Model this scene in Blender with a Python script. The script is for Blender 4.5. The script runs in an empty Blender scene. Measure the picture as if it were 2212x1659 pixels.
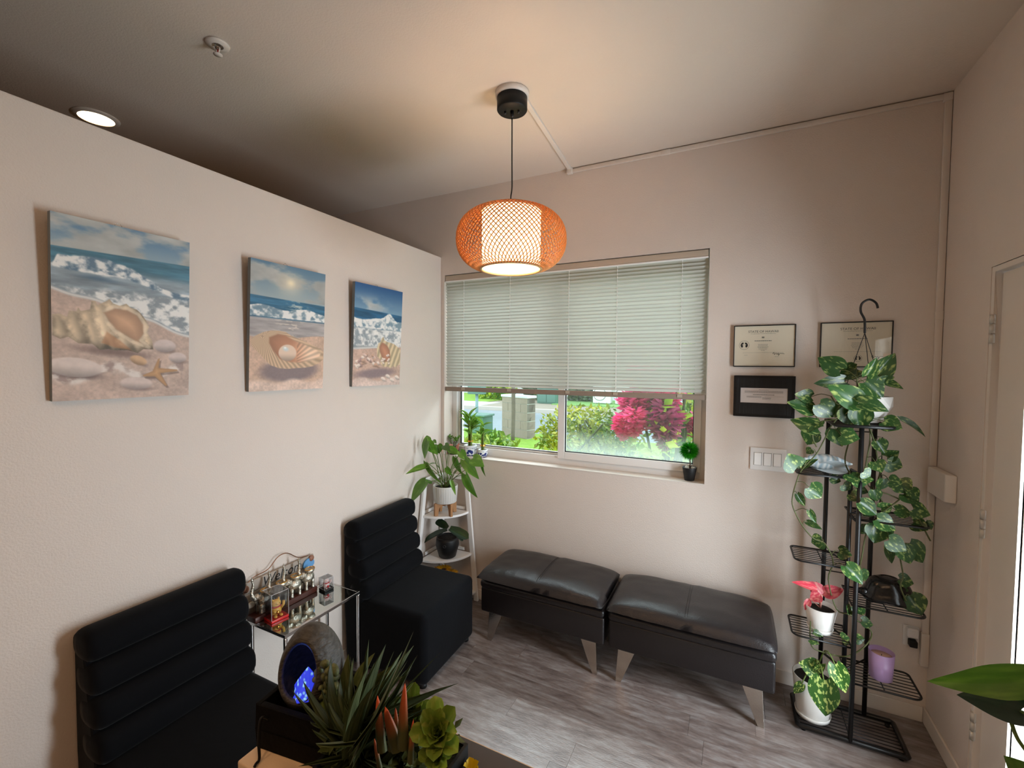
import bpy, bmesh, math, random
import numpy as np
from mathutils import Vector, Matrix, noise as mnoise
PI=math.pi
S=bpy.context.scene
COL=S.collection
# ------------------------------------------------------------------ camera
def setup_camera():
    f=957.4; yaw=0.46073; pitch=-0.03933; roll=0.00655
    F=Vector((-math.sin(yaw)*math.cos(pitch),math.cos(yaw)*math.cos(pitch),math.sin(pitch)))
    r=Vector((math.cos(yaw),math.sin(yaw),0)); u=r.cross(F)
    c,s=math.cos(roll),math.sin(roll)
    R=c*r+s*u; U=-s*r+c*u
    cd=bpy.data.cameras.new('camera'); co=bpy.data.objects.new('camera',cd); COL.objects.link(co)
    cd.sensor_fit='HORIZONTAL'; cd.sensor_width=36; cd.lens=f*36/2212
    cd.clip_start=.02; cd.clip_end=200
    m=Matrix(((R.x,U.x,-F.x,0),(R.y,U.y,-F.y,0),(R.z,U.z,-F.z,1.70),(0,0,0,1)))
    co.matrix_world=m
    S.camera=co
setup_camera()
# ------------------------------------------------------------------ world, lights, exposure
S.view_settings.view_transform='Standard'
S.view_settings.look='None'
S.view_settings.gamma=1
S.view_settings.exposure=0.08
S.view_settings.use_curve_mapping=False
S.cycles.transparent_max_bounces=32
W=bpy.data.worlds.new('overcast_sky'); S.world=W; W.use_nodes=True
W.node_tree.nodes['Background'].inputs[0].default_value=(.74,.89,1.0,1)
W.node_tree.nodes['Background'].inputs[1].default_value=3.0
def lamp(name,kind,loc,energy,color,rot=(0,0,0),**kw):
    l=bpy.data.lights.new(name,kind); l.energy=energy; l.color=color
    for k,v in kw.items(): setattr(l,k,v)
    o=bpy.data.objects.new(name,l); o.location=loc; o.rotation_euler=rot; COL.objects.link(o); return o
WARM=(1.0,.60,.32)
lamp('pendant_bulb_light','POINT',(-.94,1.876,2.285),5.0,(1,.74,.50),shadow_soft_size=.06)
for i,(x,y) in enumerate(((-.55,-.55),(.1,.2),(-1.3,-.9))):
    lamp('ceiling_downlight_light','AREA',(x,y,2.935),(6,3,6)[i],WARM,shape='DISK',size=.13,spread=2.8)
lamp('hall_downlight_light','AREA',(-2.95,1.13,2.935),5,(1,.62,.34),shape='DISK',size=.13,spread=2.6)
# daylight entering through the glazed door and the window
lamp('door_daylight','AREA',(1.10,1.85,1.06),53,(.90,.96,1.06),rot=(0,math.radians(90),0),shape='RECTANGLE',size=1.7,size_y=.5)
lamp('window_daylight','AREA',(-1.0,4.3,3.6),170,(.86,.95,1.0),rot=(math.radians(-48),0,0),shape='RECTANGLE',size=3.2,size_y=1.8)
# ------------------------------------------------------------------ materials
def lin(c): return tuple(((x/12.92) if x<=.04045 else ((x+.055)/1.055)**2.4) for x in c)
MATS={}
def mat(name,rgb,rough=.6,metal=0,bump=0,bscale=60,var=0,vscale=8,spec=.5,sheen=0,trans=0,emit=None,es=0,coat=0,stretch=None,alpha=1):
    if name in MATS: return MATS[name]
    m=bpy.data.materials.new(name); m.use_nodes=True; nt=m.node_tree; b=nt.nodes['Principled BSDF']
    col=lin(rgb)+(1,)
    b.inputs['Base Color'].default_value=col; b.inputs['Roughness'].default_value=rough
    b.inputs['Metallic'].default_value=metal; b.inputs['Specular IOR Level'].default_value=spec
    b.inputs['Coat Weight'].default_value=coat
    if sheen: b.inputs['Sheen Weight'].default_value=sheen; b.inputs['Sheen Roughness'].default_value=.4
    if trans: b.inputs['Transmission Weight'].default_value=trans
    if emit: b.inputs['Emission Color'].default_value=lin(emit)+(1,); b.inputs['Emission Strength'].default_value=es
    tc=nt.nodes.new('ShaderNodeTexCoord'); mp=nt.nodes.new('ShaderNodeMapping'); nt.links.new(tc.outputs['Object'],mp.inputs[0])
    if stretch: mp.inputs['Scale'].default_value=stretch
    n=nt.nodes.new('ShaderNodeTexNoise'); n.inputs['Scale'].default_value=vscale; n.inputs['Detail'].default_value=4
    nt.links.new(mp.outputs[0],n.inputs['Vector'])
    mx=nt.nodes.new('ShaderNodeMix'); mx.data_type='RGBA'
    v=var if var else .03
    mx.inputs[6].default_value=tuple(max(0,c*(1-v)) for c in col[:3])+(1,)
    mx.inputs[7].default_value=tuple(min(1,c*(1+v)) for c in col[:3])+(1,)
    nt.links.new(n.outputs['Fac'],mx.inputs[0]); nt.links.new(mx.outputs[2],b.inputs['Base Color'])
    if bump:
        n2=nt.nodes.new('ShaderNodeTexNoise'); n2.inputs['Scale'].default_value=bscale; n2.inputs['Detail'].default_value=3
        nt.links.new(mp.outputs[0],n2.inputs['Vector'])
        bp=nt.nodes.new('ShaderNodeBump'); bp.inputs['Strength'].default_value=bump; bp.inputs['Distance'].default_value=.004
        nt.links.new(n2.outputs['Fac'],bp.inputs['Height']); nt.links.new(bp.outputs[0],b.inputs['Normal'])
    MATS[name]=m; return m
def nodes(name):
    m=bpy.data.materials.new(name); m.use_nodes=True; nt=m.node_tree; MATS[name]=m
    return m,nt,nt.nodes['Principled BSDF']
M_wall=mat('wall_paint',(.86,.815,.778),.55,bump=.35,bscale=170,var=.02)
M_ceil=mat('ceiling_paint',(.86,.812,.765),.48,bump=.3,bscale=150,var=.02)
M_trim=mat('trim_paint',(.88,.845,.81),.4)
M_vinyl=mat('white_vinyl',(.90,.89,.88),.35)
M_black=mat('black_metal',(.05,.05,.055),.4)
M_blackp=mat('black_plastic',(.06,.065,.065),.5,spec=.3)
M_chrome=mat('chrome',(.82,.82,.82),.12,metal=1)
M_nickel=mat('brushed_nickel',(.80,.78,.75),.18,metal=1,bump=.1,bscale=200)
M_silver=mat('antique_silver',(.74,.72,.67),.36,metal=1,bump=1,bscale=130,var=.5,vscale=90)
M_soil=mat('potting_soil',(.10,.07,.05),.95,bump=1,bscale=90,var=.4,vscale=90)
M_velvet=mat('black_velvet',(.035,.04,.055),.9,bump=.15,bscale=40,var=.3,vscale=7,spec=.12,sheen=.06)
M_leather=mat('espresso_leather',(.12,.105,.11),.34,bump=.25,bscale=180,var=.12,vscale=5,spec=.5)
M_whitepot=mat('white_ceramic',(.87,.86,.84),.3)
M_blackpot=mat('black_ceramic',(.075,.075,.08),.5)
M_white=mat('white_lacquer',(.96,.95,.94),.35)
M_bamboo=mat('bamboo_wood',(.66,.47,.29),.5,var=.2,vscale=30,stretch=(1,1,.15))
M_mahog=mat('mahogany_wood',(.27,.11,.07),.4,var=.3,vscale=25,stretch=(1,.15,1))
M_stem=mat('green_stem',(.38,.46,.20),.6,var=.15)
M_vine=mat('vine_stem',(.30,.32,.16),.6,var=.2)
M_mirror=mat('mirror_glass',(.80,.82,.80),.015,metal=1)
M_paper=mat('certificate_paper',(.93,.86,.79),.5,var=.02,vscale=40)
M_paper2=mat('receipt_paper',(.86,.83,.82),.5)
M_ink=mat('grey_ink',(.45,.44,.43),.7)
M_inkd=mat('dark_ink',(.10,.10,.11),.7)
M_red=mat('red_lacquer',(.78,.07,.09),.35)
M_gold=mat('gold_paint',(.90,.70,.30),.35,var=.15,vscale=60)
M_goldm=mat('gold_metal',(.95,.72,.35),.25,metal=1)
M_pinkw=mat('pale_pink_ceramic',(.93,.82,.80),.35)
M_rock=mat('speckled_stone',(.27,.26,.245),.6,bump=1,bscale=160,var=.95,vscale=150,stretch=(.45,.45,1))
M_rockd=mat('dark_stone_interior',(.035,.032,.03),.8,spec=.15,bump=.5,bscale=60,var=.4,vscale=40)
M_brown=mat('brown_laminate',(.24,.165,.13),.45,var=.12,vscale=20,stretch=(.15,1,1))
M_cream=mat('cream_laminate',(.88,.77,.64),.5,bump=.1,bscale=300)
M_foliage=mat('faux_foliage',(.33,.38,.20),.6,var=.35,vscale=18)
M_thickpot=M_blackpot
def glass_mat(name,tint=(1,1,1),refl=.06,mist=False):
    m,nt,b=nodes(name); nt.nodes.remove(b); out=nt.nodes['Material Output']
    t=nt.nodes.new('ShaderNodeBsdfTransparent'); t.inputs[0].default_value=tint+(1,)
    g=nt.nodes.new('ShaderNodeBsdfGlossy'); g.inputs['Roughness'].default_value=.02
    fr=nt.nodes.new('ShaderNodeLayerWeight'); fr.inputs[0].default_value=.12
    ma=nt.nodes.new('ShaderNodeMath'); ma.operation='MULTIPLY_ADD'; ma.inputs[1].default_value=.8; ma.inputs[2].default_value=refl
    nt.links.new(fr.outputs['Fresnel'],ma.inputs[0])
    mx=nt.nodes.new('ShaderNodeMixShader'); nt.links.new(ma.outputs[0],mx.inputs[0]); nt.links.new(t.outputs[0],mx.inputs[1]); nt.links.new(g.outputs[0],mx.inputs[2])
    last=mx
    if mist:
        tc=nt.nodes.new('ShaderNodeTexCoord'); sp=nt.nodes.new('ShaderNodeSeparateXYZ'); nt.links.new(tc.outputs['Generated'],sp.inputs[0])
        no=nt.nodes.new('ShaderNodeTexNoise'); no.inputs['Scale'].default_value=7
        mm=nt.nodes.new('ShaderNodeMath'); mm.operation='MULTIPLY_ADD'; mm.inputs[1].default_value=.07; nt.links.new(no.outputs[0],mm.inputs[0]); nt.links.new(sp.outputs['Z'],mm.inputs[2])
        r=nt.nodes.new('ShaderNodeMapRange'); r.inputs[1].default_value=.04; r.inputs[2].default_value=.17; r.inputs[3].default_value=.45; r.inputs[4].default_value=.03
        nt.links.new(mm.outputs[0],r.inputs[0])
        d=nt.nodes.new('ShaderNodeBsdfTranslucent'); d.inputs[0].default_value=(.72,.80,.74,1)
        d2=nt.nodes.new('ShaderNodeBsdfTransparent'); ad=nt.nodes.new('ShaderNodeMixShader'); ad.inputs[0].default_value=.35
        nt.links.new(d.outputs[0],ad.inputs[1]); nt.links.new(d2.outputs[0],ad.inputs[2])
        m2=nt.nodes.new('ShaderNodeMixShader'); nt.links.new(r.outputs[0],m2.inputs[0]); nt.links.new(mx.outputs[0],m2.inputs[1]); nt.links.new(ad.outputs[0],m2.inputs[2]); last=m2
    nt.links.new(last.outputs[0],out.inputs[0]); return m
M_glass=glass_mat('clear_glass',(.97,.99,.98),.02)
M_misty=glass_mat('misted_glass',(.95,.98,.96),.02,mist=True)
M_acrylic=glass_mat('clear_acrylic',(.95,.96,.97),.05)
def translucent_mat(name,rgb,tl=.5,rough=.5,emit=0):
    m,nt,b=nodes(name); out=nt.nodes['Material Output']
    b.inputs['Base Color'].default_value=lin(rgb)+(1,); b.inputs['Roughness'].default_value=rough
    t=nt.nodes.new('ShaderNodeBsdfTranslucent'); t.inputs[0].default_value=lin(rgb)+(1,)
    mx=nt.nodes.new('ShaderNodeMixShader'); mx.inputs[0].default_value=tl
    nt.links.new(b.outputs[0],mx.inputs[1]); nt.links.new(t.outputs[0],mx.inputs[2]); nt.links.new(mx.outputs[0],out.inputs[0])
    if emit:
        b.inputs['Emission Color'].default_value=tuple(emit)+(1,); b.inputs['Emission Strength'].default_value=1/(1-tl)
    return m
M_slat=translucent_mat('blind_slat_vinyl',(.78,.775,.74),.16,.45)
M_drum=translucent_mat('white_linen_lampshade',(1.0,.91,.76),.35,.7,emit=(2.3,1.30,.74))
M_weave=translucent_mat('orange_bamboo_weave',(.86,.60,.34),.25,.5)
def leaf_mat(name,c1,c2,scale=9,thr=.55,soft=.06,tl=.18,rough=.35,stretch=(1,.5,1),edge=None):
    """green leaf with paler streaks; c1 base, c2 streaks"""
    m,nt,b=nodes(name); out=nt.nodes['Material Output']
    tc=nt.nodes.new('ShaderNodeTexCoord'); mp=nt.nodes.new('ShaderNodeMapping'); mp.inputs['Scale'].default_value=stretch
    oi=nt.nodes.new('ShaderNodeObjectInfo'); nt.links.new(tc.outputs['Object'],mp.inputs[0])
    cb=nt.nodes.new('ShaderNodeCombineXYZ'); ml=nt.nodes.new('ShaderNodeMath'); ml.operation='MULTIPLY'; ml.inputs[1].default_value=40
    nt.links.new(oi.outputs['Random'],ml.inputs[0]); nt.links.new(ml.outputs[0],cb.inputs[2]); nt.links.new(cb.outputs[0],mp.inputs['Location'])
    n=nt.nodes.new('ShaderNodeTexNoise'); n.inputs['Scale'].default_value=scale; n.inputs['Detail'].default_value=3
    nt.links.new(mp.outputs[0],n.inputs['Vector'])
    r=nt.nodes.new('ShaderNodeMapRange'); r.inputs[1].default_value=thr-soft; r.inputs[2].default_value=thr+soft; nt.links.new(n.outputs['Fac'],r.inputs[0])
    mx=nt.nodes.new('ShaderNodeMix'); mx.data_type='RGBA'; mx.inputs[6].default_value=lin(c1)+(1,); mx.inputs[7].default_value=lin(c2)+(1,)
    nt.links.new(r.outputs[0],mx.inputs[0])
    hv=nt.nodes.new('ShaderNodeHueSaturation'); mr=nt.nodes.new('ShaderNodeMapRange'); mr.inputs[3].default_value=.65; mr.inputs[4].default_value=1.3
    nt.links.new(oi.outputs['Random'],mr.inputs[0]); nt.links.new(mr.outputs[0],hv.inputs['Value']); nt.links.new(mx.outputs[2],hv.inputs['Color'])
    b.inputs['Roughness'].default_value=rough; nt.links.new(hv.outputs[0],b.inputs['Base Color'])
    t=nt.nodes.new('ShaderNodeBsdfTranslucent'); nt.links.new(hv.outputs[0],t.inputs[0])
    ms=nt.nodes.new('ShaderNodeMixShader'); ms.inputs[0].default_value=tl
    nt.links.new(b.outputs[0],ms.inputs[1]); nt.links.new(t.outputs[0],ms.inputs[2]); nt.links.new(ms.outputs[0],out.inputs[0])
    return m
M_pothos=leaf_mat('pothos_leaf',(.19,.33,.16),(.60,.66,.38),5.5,.60,.06,stretch=(1.6,.7,1),rough=.28)
M_anth=leaf_mat('anthurium_leaf',(.33,.51,.17),(.45,.63,.24),4,.6,.1,rough=.3)
M_orchid=leaf_mat('orchid_leaf',(.10,.20,.10),(.14,.26,.12),3,.6,.1,rough=.35)
M_pinkl=leaf_mat('pink_aglaonema_leaf',(.76,.24,.31),(.86,.50,.48),6,.55,.08)
M_calad=leaf_mat('caladium_leaf',(.24,.42,.17),(.80,.88,.50),7.5,.56,.025,stretch=(1.4,.9,1))
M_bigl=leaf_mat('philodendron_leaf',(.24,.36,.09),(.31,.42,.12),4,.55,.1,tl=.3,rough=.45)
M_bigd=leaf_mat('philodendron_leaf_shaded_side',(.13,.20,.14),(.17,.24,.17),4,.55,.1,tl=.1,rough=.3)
M_yucca=leaf_mat('faux_yucca_leaf',(.25,.31,.18),(.40,.44,.29),3,.52,.1,stretch=(6,.6,1),rough=.5)
M_agave=leaf_mat('faux_agave_leaf',(.38,.41,.23),(.50,.51,.32),3,.55,.1,stretch=(3,.6,1),rough=.5)
M_bead=leaf_mat('faux_sedum_bead',(.40,.44,.28),(.48,.50,.34),5,.55,.1,rough=.5)
M_rosette=leaf_mat('faux_rosette_leaf',(.46,.56,.20),(.60,.64,.30),3,.6,.1,rough=.45)
M_bambl=leaf_mat('lucky_bamboo_leaf',(.42,.62,.20),(.62,.78,.34),3,.55,.1,tl=.35)
M_grassb=leaf_mat('topiary_blade',(.10,.50,.06),(.22,.68,.10),3,.55,.1,tl=.2)
M_hedge=leaf_mat('hedge_leaf',(.34,.52,.16),(.74,.80,.25),2.2,.5,.08,tl=.3,stretch=(1,1,1))
M_hedgey=leaf_mat('golden_hedge_leaf',(.44,.58,.18),(.92,.88,.25),1.6,.50,.1,tl=.3,stretch=(1,1,1))
M_bush=leaf_mat('dull_shrub_leaf',(.36,.42,.30),(.48,.52,.40),2,.5,.1,tl=.2,stretch=(1,1,1))
M_pinkf=leaf_mat('pink_bract',(.90,.27,.55),(.97,.60,.76),2.5,.5,.1,tl=.45,stretch=(1,1,1))
def aloe_mat():
    m,nt,b=nodes('orange_tipped_aloe')
    tc=nt.nodes.new('ShaderNodeTexCoord'); sp=nt.nodes.new('ShaderNodeSeparateXYZ'); nt.links.new(tc.outputs['Object'],sp.inputs[0])
    cr=nt.nodes.new('ShaderNodeValToRGB'); cr.color_ramp.elements[0].color=lin((.30,.32,.16))+(1,); cr.color_ramp.elements[0].position=.30
    cr.color_ramp.elements[1].color=lin((.85,.38,.22))+(1,); cr.color_ramp.elements[1].position=.95
    nt.links.new(sp.outputs['Y'],cr.inputs[0]); nt.links.new(cr.outputs[0],b.inputs['Base Color']); b.inputs['Roughness'].default_value=.5
    return m
M_aloe=aloe_mat()
def plank_mat():
    m,nt,b=nodes('grey_oak_vinyl_plank')
    tc=nt.nodes.new('ShaderNodeTexCoord'); mp=nt.nodes.new('ShaderNodeMapping'); mp.inputs['Scale'].default_value=(2.0,9,1)
    oi=nt.nodes.new('ShaderNodeObjectInfo'); cb=nt.nodes.new('ShaderNodeCombineXYZ'); ml=nt.nodes.new('ShaderNodeMath'); ml.operation='MULTIPLY'; ml.inputs[1].default_value=60
    nt.links.new(oi.outputs['Random'],ml.inputs[0]); nt.links.new(ml.outputs[0],cb.inputs[2]); nt.links.new(cb.outputs[0],mp.inputs['Location']); nt.links.new(tc.outputs['Object'],mp.inputs[0])
    n=nt.nodes.new('ShaderNodeTexNoise'); n.inputs['Scale'].default_value=3.2; n.inputs['Detail'].default_value=9; n.inputs['Roughness'].default_value=.68; n.inputs['Distortion'].default_value=.25
    nt.links.new(mp.outputs[0],n.inputs['Vector'])
    cr=nt.nodes.new('ShaderNodeValToRGB'); e=cr.color_ramp.elements
    e[0].position=.28; e[0].color=lin((.34,.285,.27))+(1,); e[1].position=.72; e[1].color=lin((.64,.62,.61))+(1,)
    e2=cr.color_ramp.elements.new(.48); e2.color=lin((.495,.445,.425))+(1,)
    nt.links.new(n.outputs['Fac'],cr.inputs[0])
    hv=nt.nodes.new('ShaderNodeHueSaturation'); mr=nt.nodes.new('ShaderNodeMapRange'); mr.inputs[3].default_value=.82; mr.inputs[4].default_value=1.1
    nt.links.new(oi.outputs['Random'],mr.inputs[0]); nt.links.new(mr.outputs[0],hv.inputs['Value']); nt.links.new(cr.outputs[0],hv.inputs['Color'])
    nt.links.new(hv.outputs[0],b.inputs['Base Color'])
    b.inputs['Roughness'].default_value=.30; b.inputs['Specular IOR Level'].default_value=.75
    mp2=nt.nodes.new('ShaderNodeMapping'); mp2.inputs['Scale'].default_value=(1,5,1); nt.links.new(tc.outputs['Object'],mp2.inputs[0])
    n2=nt.nodes.new('ShaderNodeTexNoise'); n2.inputs['Scale'].default_value=45; n2.inputs['Detail'].default_value=2; nt.links.new(mp2.outputs[0],n2.inputs['Vector'])
    bp=nt.nodes.new('ShaderNodeBump'); bp.inputs['Strength'].default_value=.35; bp.inputs['Distance'].default_value=.002
    nt.links.new(n2.outputs['Fac'],bp.inputs['Height']); nt.links.new(bp.outputs[0],b.inputs['Normal'])
    return m
M_plank=plank_mat()
def vcol_mat(name,rough=.6):
    m,nt,b=nodes(name); a=nt.nodes.new('ShaderNodeVertexColor'); a.layer_name='print'
    nt.links.new(a.outputs[0],b.inputs['Base Color']); b.inputs['Roughness'].default_value=rough
    tc=nt.nodes.new('ShaderNodeTexCoord'); n=nt.nodes.new('ShaderNodeTexNoise'); n.inputs['Scale'].default_value=500; nt.links.new(tc.outputs['Object'],n.inputs['Vector'])
    bp=nt.nodes.new('ShaderNodeBump'); bp.inputs['Strength'].default_value=.15; bp.inputs['Distance'].default_value=.001; nt.links.new(n.outputs['Fac'],bp.inputs['Height']); nt.links.new(bp.outputs[0],b.inputs['Normal'])
    return m
M_print=vcol_mat('canvas_print')
# ------------------------------------------------------------------ mesh helpers
class MB:
    def __init__(s): s.v=[];s.f=[];s.sm=[]
    def add(s,vs,fs,smooth=False,M=None):
        k=len(s.v)
        for p in vs:
            p=Vector(p)
            if M is not None: p=M@p
            s.v.append((p.x,p.y,p.z))
        for q in fs: s.f.append(tuple(i+k for i in q)); s.sm.append(smooth)
        return s
    def box(s,lo,hi,M=None):
        (a,b,c),(d,e,f)=lo,hi
        return s.add([(a,b,c),(d,b,c),(d,e,c),(a,e,c),(a,b,f),(d,b,f),(d,e,f),(a,e,f)],[(0,3,2,1),(4,5,6,7),(0,1,5,4),(1,2,6,5),(2,3,7,6),(3,0,4,7)],M=M)
    def lathe(s,prof,n=24,c=(0,0,0),M=None,caps=True,sx=1,sy=1):
        vs=[];fs=[];m=len(prof)
        for i in range(n):
            a=2*PI*i/n
            for r,z in prof: vs.append((c[0]+r*math.cos(a)*sx,c[1]+r*math.sin(a)*sy,c[2]+z))
        for i in range(n):
            j=(i+1)%n
            for k in range(m-1): fs.append((i*m+k,j*m+k,j*m+k+1,i*m+k+1))
        if caps:
            if prof[0][0]>1e-5: fs.append(tuple(i*m for i in range(n))[::-1])
            if prof[-1][0]>1e-5: fs.append(tuple(i*m+m-1 for i in range(n)))
        return s.add(vs,fs,True,M)
    def tube(s,pts,r,n=8,closed=False,M=None,caps=True):
        pts=[Vector(p) for p in pts]; m=len(pts); vs=[];fs=[]
        rs=r if isinstance(r,(list,tuple)) else [r]*m
        up=None
        for i,p in enumerate(pts):
            if closed: t=pts[(i+1)%m]-pts[i-1]
            else: t=pts[min(i+1,m-1)]-pts[max(i-1,0)]
            if t.length<1e-9: t=Vector((0,0,1))
            t.normalize()
            if up is None:
                up=Vector((0,0,1)) if abs(t.z)<.9 else Vector((1,0,0))
            x=up.cross(t)
            if x.length<1e-6: x=Vector((1,0,0)).cross(t)
            x.normalize(); y=t.cross(x); up=y
            for k in range(n):
                a=2*PI*k/n; q=p+rs[i]*(math.cos(a)*x+math.sin(a)*y); vs.append(q)
        for i in range(m if closed else m-1):
            j=(i+1)%m
            for k in range(n):
                l=(k+1)%n; fs.append((i*n+k,i*n+l,j*n+l,j*n+k))
        if caps and not closed: fs.append(tuple(range(n))[::-1]); fs.append(tuple(range((m-1)*n,m*n)))
        return s.add(vs,fs,n>4,M)
    def cyl(s,a,b,r,r2=None,n=16,M=None): return s.tube([a,b],[r,r if r2 is None else r2],n,M=M)
    def ball(s,c,r,n=14,m=9,M=None,sc=(1,1,1)):
        prof=[(math.sin(PI*i/m)*1.0,-math.cos(PI*i/m)) for i in range(m+1)]
        vs=[];fs=[]
        for i in range(n):
            a=2*PI*i/n
            for q,z in prof: vs.append((c[0]+r*sc[0]*q*math.cos(a),c[1]+r*sc[1]*q*math.sin(a),c[2]+r*sc[2]*z))
        k=m+1
        for i in range(n):
            j=(i+1)%n
            for t in range(m): fs.append((i*k+t,j*k+t,j*k+t+1,i*k+t+1))
        return s.add(vs,fs,True,M)
    def prism(s,poly,z0,z1,M=None,smooth=False):
        n=len(poly); vs=[(x,y,z0) for x,y in poly]+[(x,y,z1) for x,y in poly]
        fs=[tuple(range(n))[::-1],tuple(range(n,2*n))]+[(i,(i+1)%n,(i+1)%n+n,i+n) for i in range(n)]
        return s.add(vs,fs,smooth,M)
    def rbox(s,lo,hi,r,seg=4,M=None):
        """box with rounded edges"""
        bm=bmesh.new(); bmesh.ops.create_cube(bm,size=1)
        c=[(a+b)/2 for a,b in zip(lo,hi)]; d=[b-a for a,b in zip(lo,hi)]
        for v in bm.verts: v.co=Vector((c[i]+v.co[i]*d[i] for i in range(3)))
        bmesh.ops.bevel(bm,geom=bm.edges[:],offset=min(r,min(d)*.499),segments=seg,profile=.5,affect='EDGES',clamp_overlap=True)
        bm.verts.ensure_lookup_table(); bm.verts.index_update()
        s.add([v.co.copy() for v in bm.verts],[tuple(v.index for v in f.verts) for f in bm.faces],True,M); bm.free(); return s
    def mesh(s,name,material=None):
        me=bpy.data.meshes.new(name); me.from_pydata(s.v,[],s.f)
        me.polygons.foreach_set('use_smooth',s.sm); 
        if material: me.materials.append(material)
        me.update()
        bm=bmesh.new(); bm.from_mesh(me); bmesh.ops.remove_doubles(bm,verts=bm.verts[:],dist=1e-6); bmesh.ops.recalc_face_normals(bm,faces=bm.faces[:]); bm.to_mesh(me); bm.free()
        return me
def link(name,me,parent=None,m=None):
    o=bpy.data.objects.new(name,me); COL.objects.link(o)
    if m is not None: o.matrix_basis=m
    if parent is not None: o.parent=parent
    return o
def tag(o,label,cat,group=None,kind=None):
    o['label']=label
    if cat: o['category']=cat
    if group: o['group']=group
    if kind: o['kind']=kind
    return o
def thing(name,label,cat,loc=(0,0,0),rz=0,group=None):
    o=bpy.data.objects.new(name,None); o.empty_display_size=.05; COL.objects.link(o)
    o.location=loc; o.rotation_euler=(0,0,rz); return tag(o,label,cat,group)
def part(name,mb,m,parent,label=None,world=False,bev=0,kind=None):
    me=mb.mesh(name,m)
    if world:
        L=parent.location; P=parent
        while P.parent: P=P.parent; L=L+P.location
        me.transform(Matrix.Translation(-L))
    o=link(name,me,parent)
    if bev:
        md=o.modifiers.new('bevel','BEVEL'); md.width=bev; md.segments=2; md.limit_method='ANGLE'; md.angle_limit=math.radians(35)
    if label: o['label']=label
    if kind: o['kind']=kind
    return o
def single(name,mb,m,label,cat,group=None,bev=0):
    o=part(name,mb,m,None,bev=bev); return tag(o,label,cat,group)
def struct(name,mb,m,parent=None,bev=0):
    o=part(name,mb,m,parent,bev=bev)
    if parent is None: o['kind']='structure'
    return o
def copy_tree(o,parent=None):
    c=o.copy(); COL.objects.link(c); c.parent=parent
    for ch in list(o.children): copy_tree(ch,c)
    return c
def textmesh(txt,size,M,m,name,parent,depth=.0004,align='CENTER',shear=0,bold=0):
    cu=bpy.data.curves.new(name,'FONT'); cu.body=txt; cu.size=size; cu.align_x=align; cu.extrude=depth; cu.shear=shear; cu.offset=bold
    o=bpy.data.objects.new('tmp',cu); COL.objects.link(o)
    dg=bpy.context.evaluated_depsgraph_get(); me=bpy.data.meshes.new_from_object(o.evaluated_get(dg)); me.name=name
    bpy.data.objects.remove(o); bpy.data.curves.remove(cu)
    me.materials.clear(); me.materials.append(m); me.transform(M)
    return link(name,me,parent)
# ---- leaves
def leaf_mesh(name,m,kind='heart',fold=.12,droop=.15,nu=10,nv=6,thick=0,wave=0):
    """unit leaf: base at origin, tip (0,1,0), width 1 across x, facing +z"""
    vs=[];fs=[]
    for i in range(nu+1):
        t=i/nu
        if kind=='heart': w=(math.sin(PI*min(1,t*.97+.03)**.62))**.85*(1-t*.15)
        elif kind=='ovate': w=math.sin(PI*t**.75)**.8
        elif kind=='lance': w=(math.sin(PI*(t*.85+.15)**1.1))**.9 if t<1 else 0
        elif kind=='strap': w=min(1,.55+t*1.2)*(1-max(0,(t-.7)/.3)**2.2)**.5 if t<1 else 0
        elif kind=='spike': w=(1-t)**.75*(.75+.6*t)
        elif kind=='spoon': w=(.35+.65*min(1,t/.65))*(1-max(0,(t-.65)/.35)**2.5)**.5 if t<1 else 0
        w=max(w,.0)*.5
        for j in range(nv+1):
            s=j/nv*2-1
            x=s*w; back=0
            if kind=='heart': back=-.16*abs(s)**1.5*max(0,1-t*3.0)
            z=abs(s)*w*fold*2-droop*t*t+ (wave*math.sin(t*9+s)*abs(s)*w)
            vs.append((x,t+back,z))
    k=nv+1
    for i in range(nu):
        for j in range(nv): fs.append((i*k+j,i*k+j+1,(i+1)*k+j+1,(i+1)*k+j))
    mb=MB(); mb.add(vs,fs,True)
    if thick:
        mb.add([(x,y,z-thick*(1-abs((n%k)/nv*2-1)**2)-.002) for n,(x,y,z) in enumerate(vs)],[q[::-1] for q in fs],True)
    return mb.mesh(name,m)
def put_leaf(me,B,T,w,parent,rng,face=(-.25,-1,.35),roll=.5,name='leaf',origin=None):
    B=Vector(B);T=Vector(T); Y=T-B; L=Y.length
    if L<1e-4: return
    Yn=Y/L; n=Vector(face)+Vector((rng.uniform(-roll,roll),rng.uniform(-roll,roll)*.5,rng.uniform(-roll,roll)))
    X=Yn.cross(n)
    if X.length<1e-3: X=Yn.cross(Vector((0,0,1)))
    X.normalize(); Z=X.cross(Yn)
    m=Matrix(((X.x*w,Yn.x*L,Z.x*L,B.x),(X.y*w,Yn.y*L,Z.y*L,B.y),(X.z*w,Yn.z*L,Z.z*L,B.z),(0,0,0,1)))
    o=bpy.data.objects.new(name,me); COL.objects.link(o); o.parent=parent
    base=Vector(origin) if origin is not None else parent.location
    o.matrix_basis=Matrix.Translation(-base)@m
    return o
def smooth_path(pts,k=4):
    pts=[Vector(p) for p in pts]; out=[]
    for i in range(len(pts)-1):
        p0=pts[max(i-1,0)];p1=pts[i];p2=pts[i+1];p3=pts[min(i+2,len(pts)-1)]
        for s in range(k):
            t=s/k; out.append(.5*((2*p1)+(p2-p0)*t+(2*p0-5*p1+4*p2-p3)*t*t+(3*p1-p0-3*p2+p3)*t**3))
    out.append(pts[-1]); return out
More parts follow.
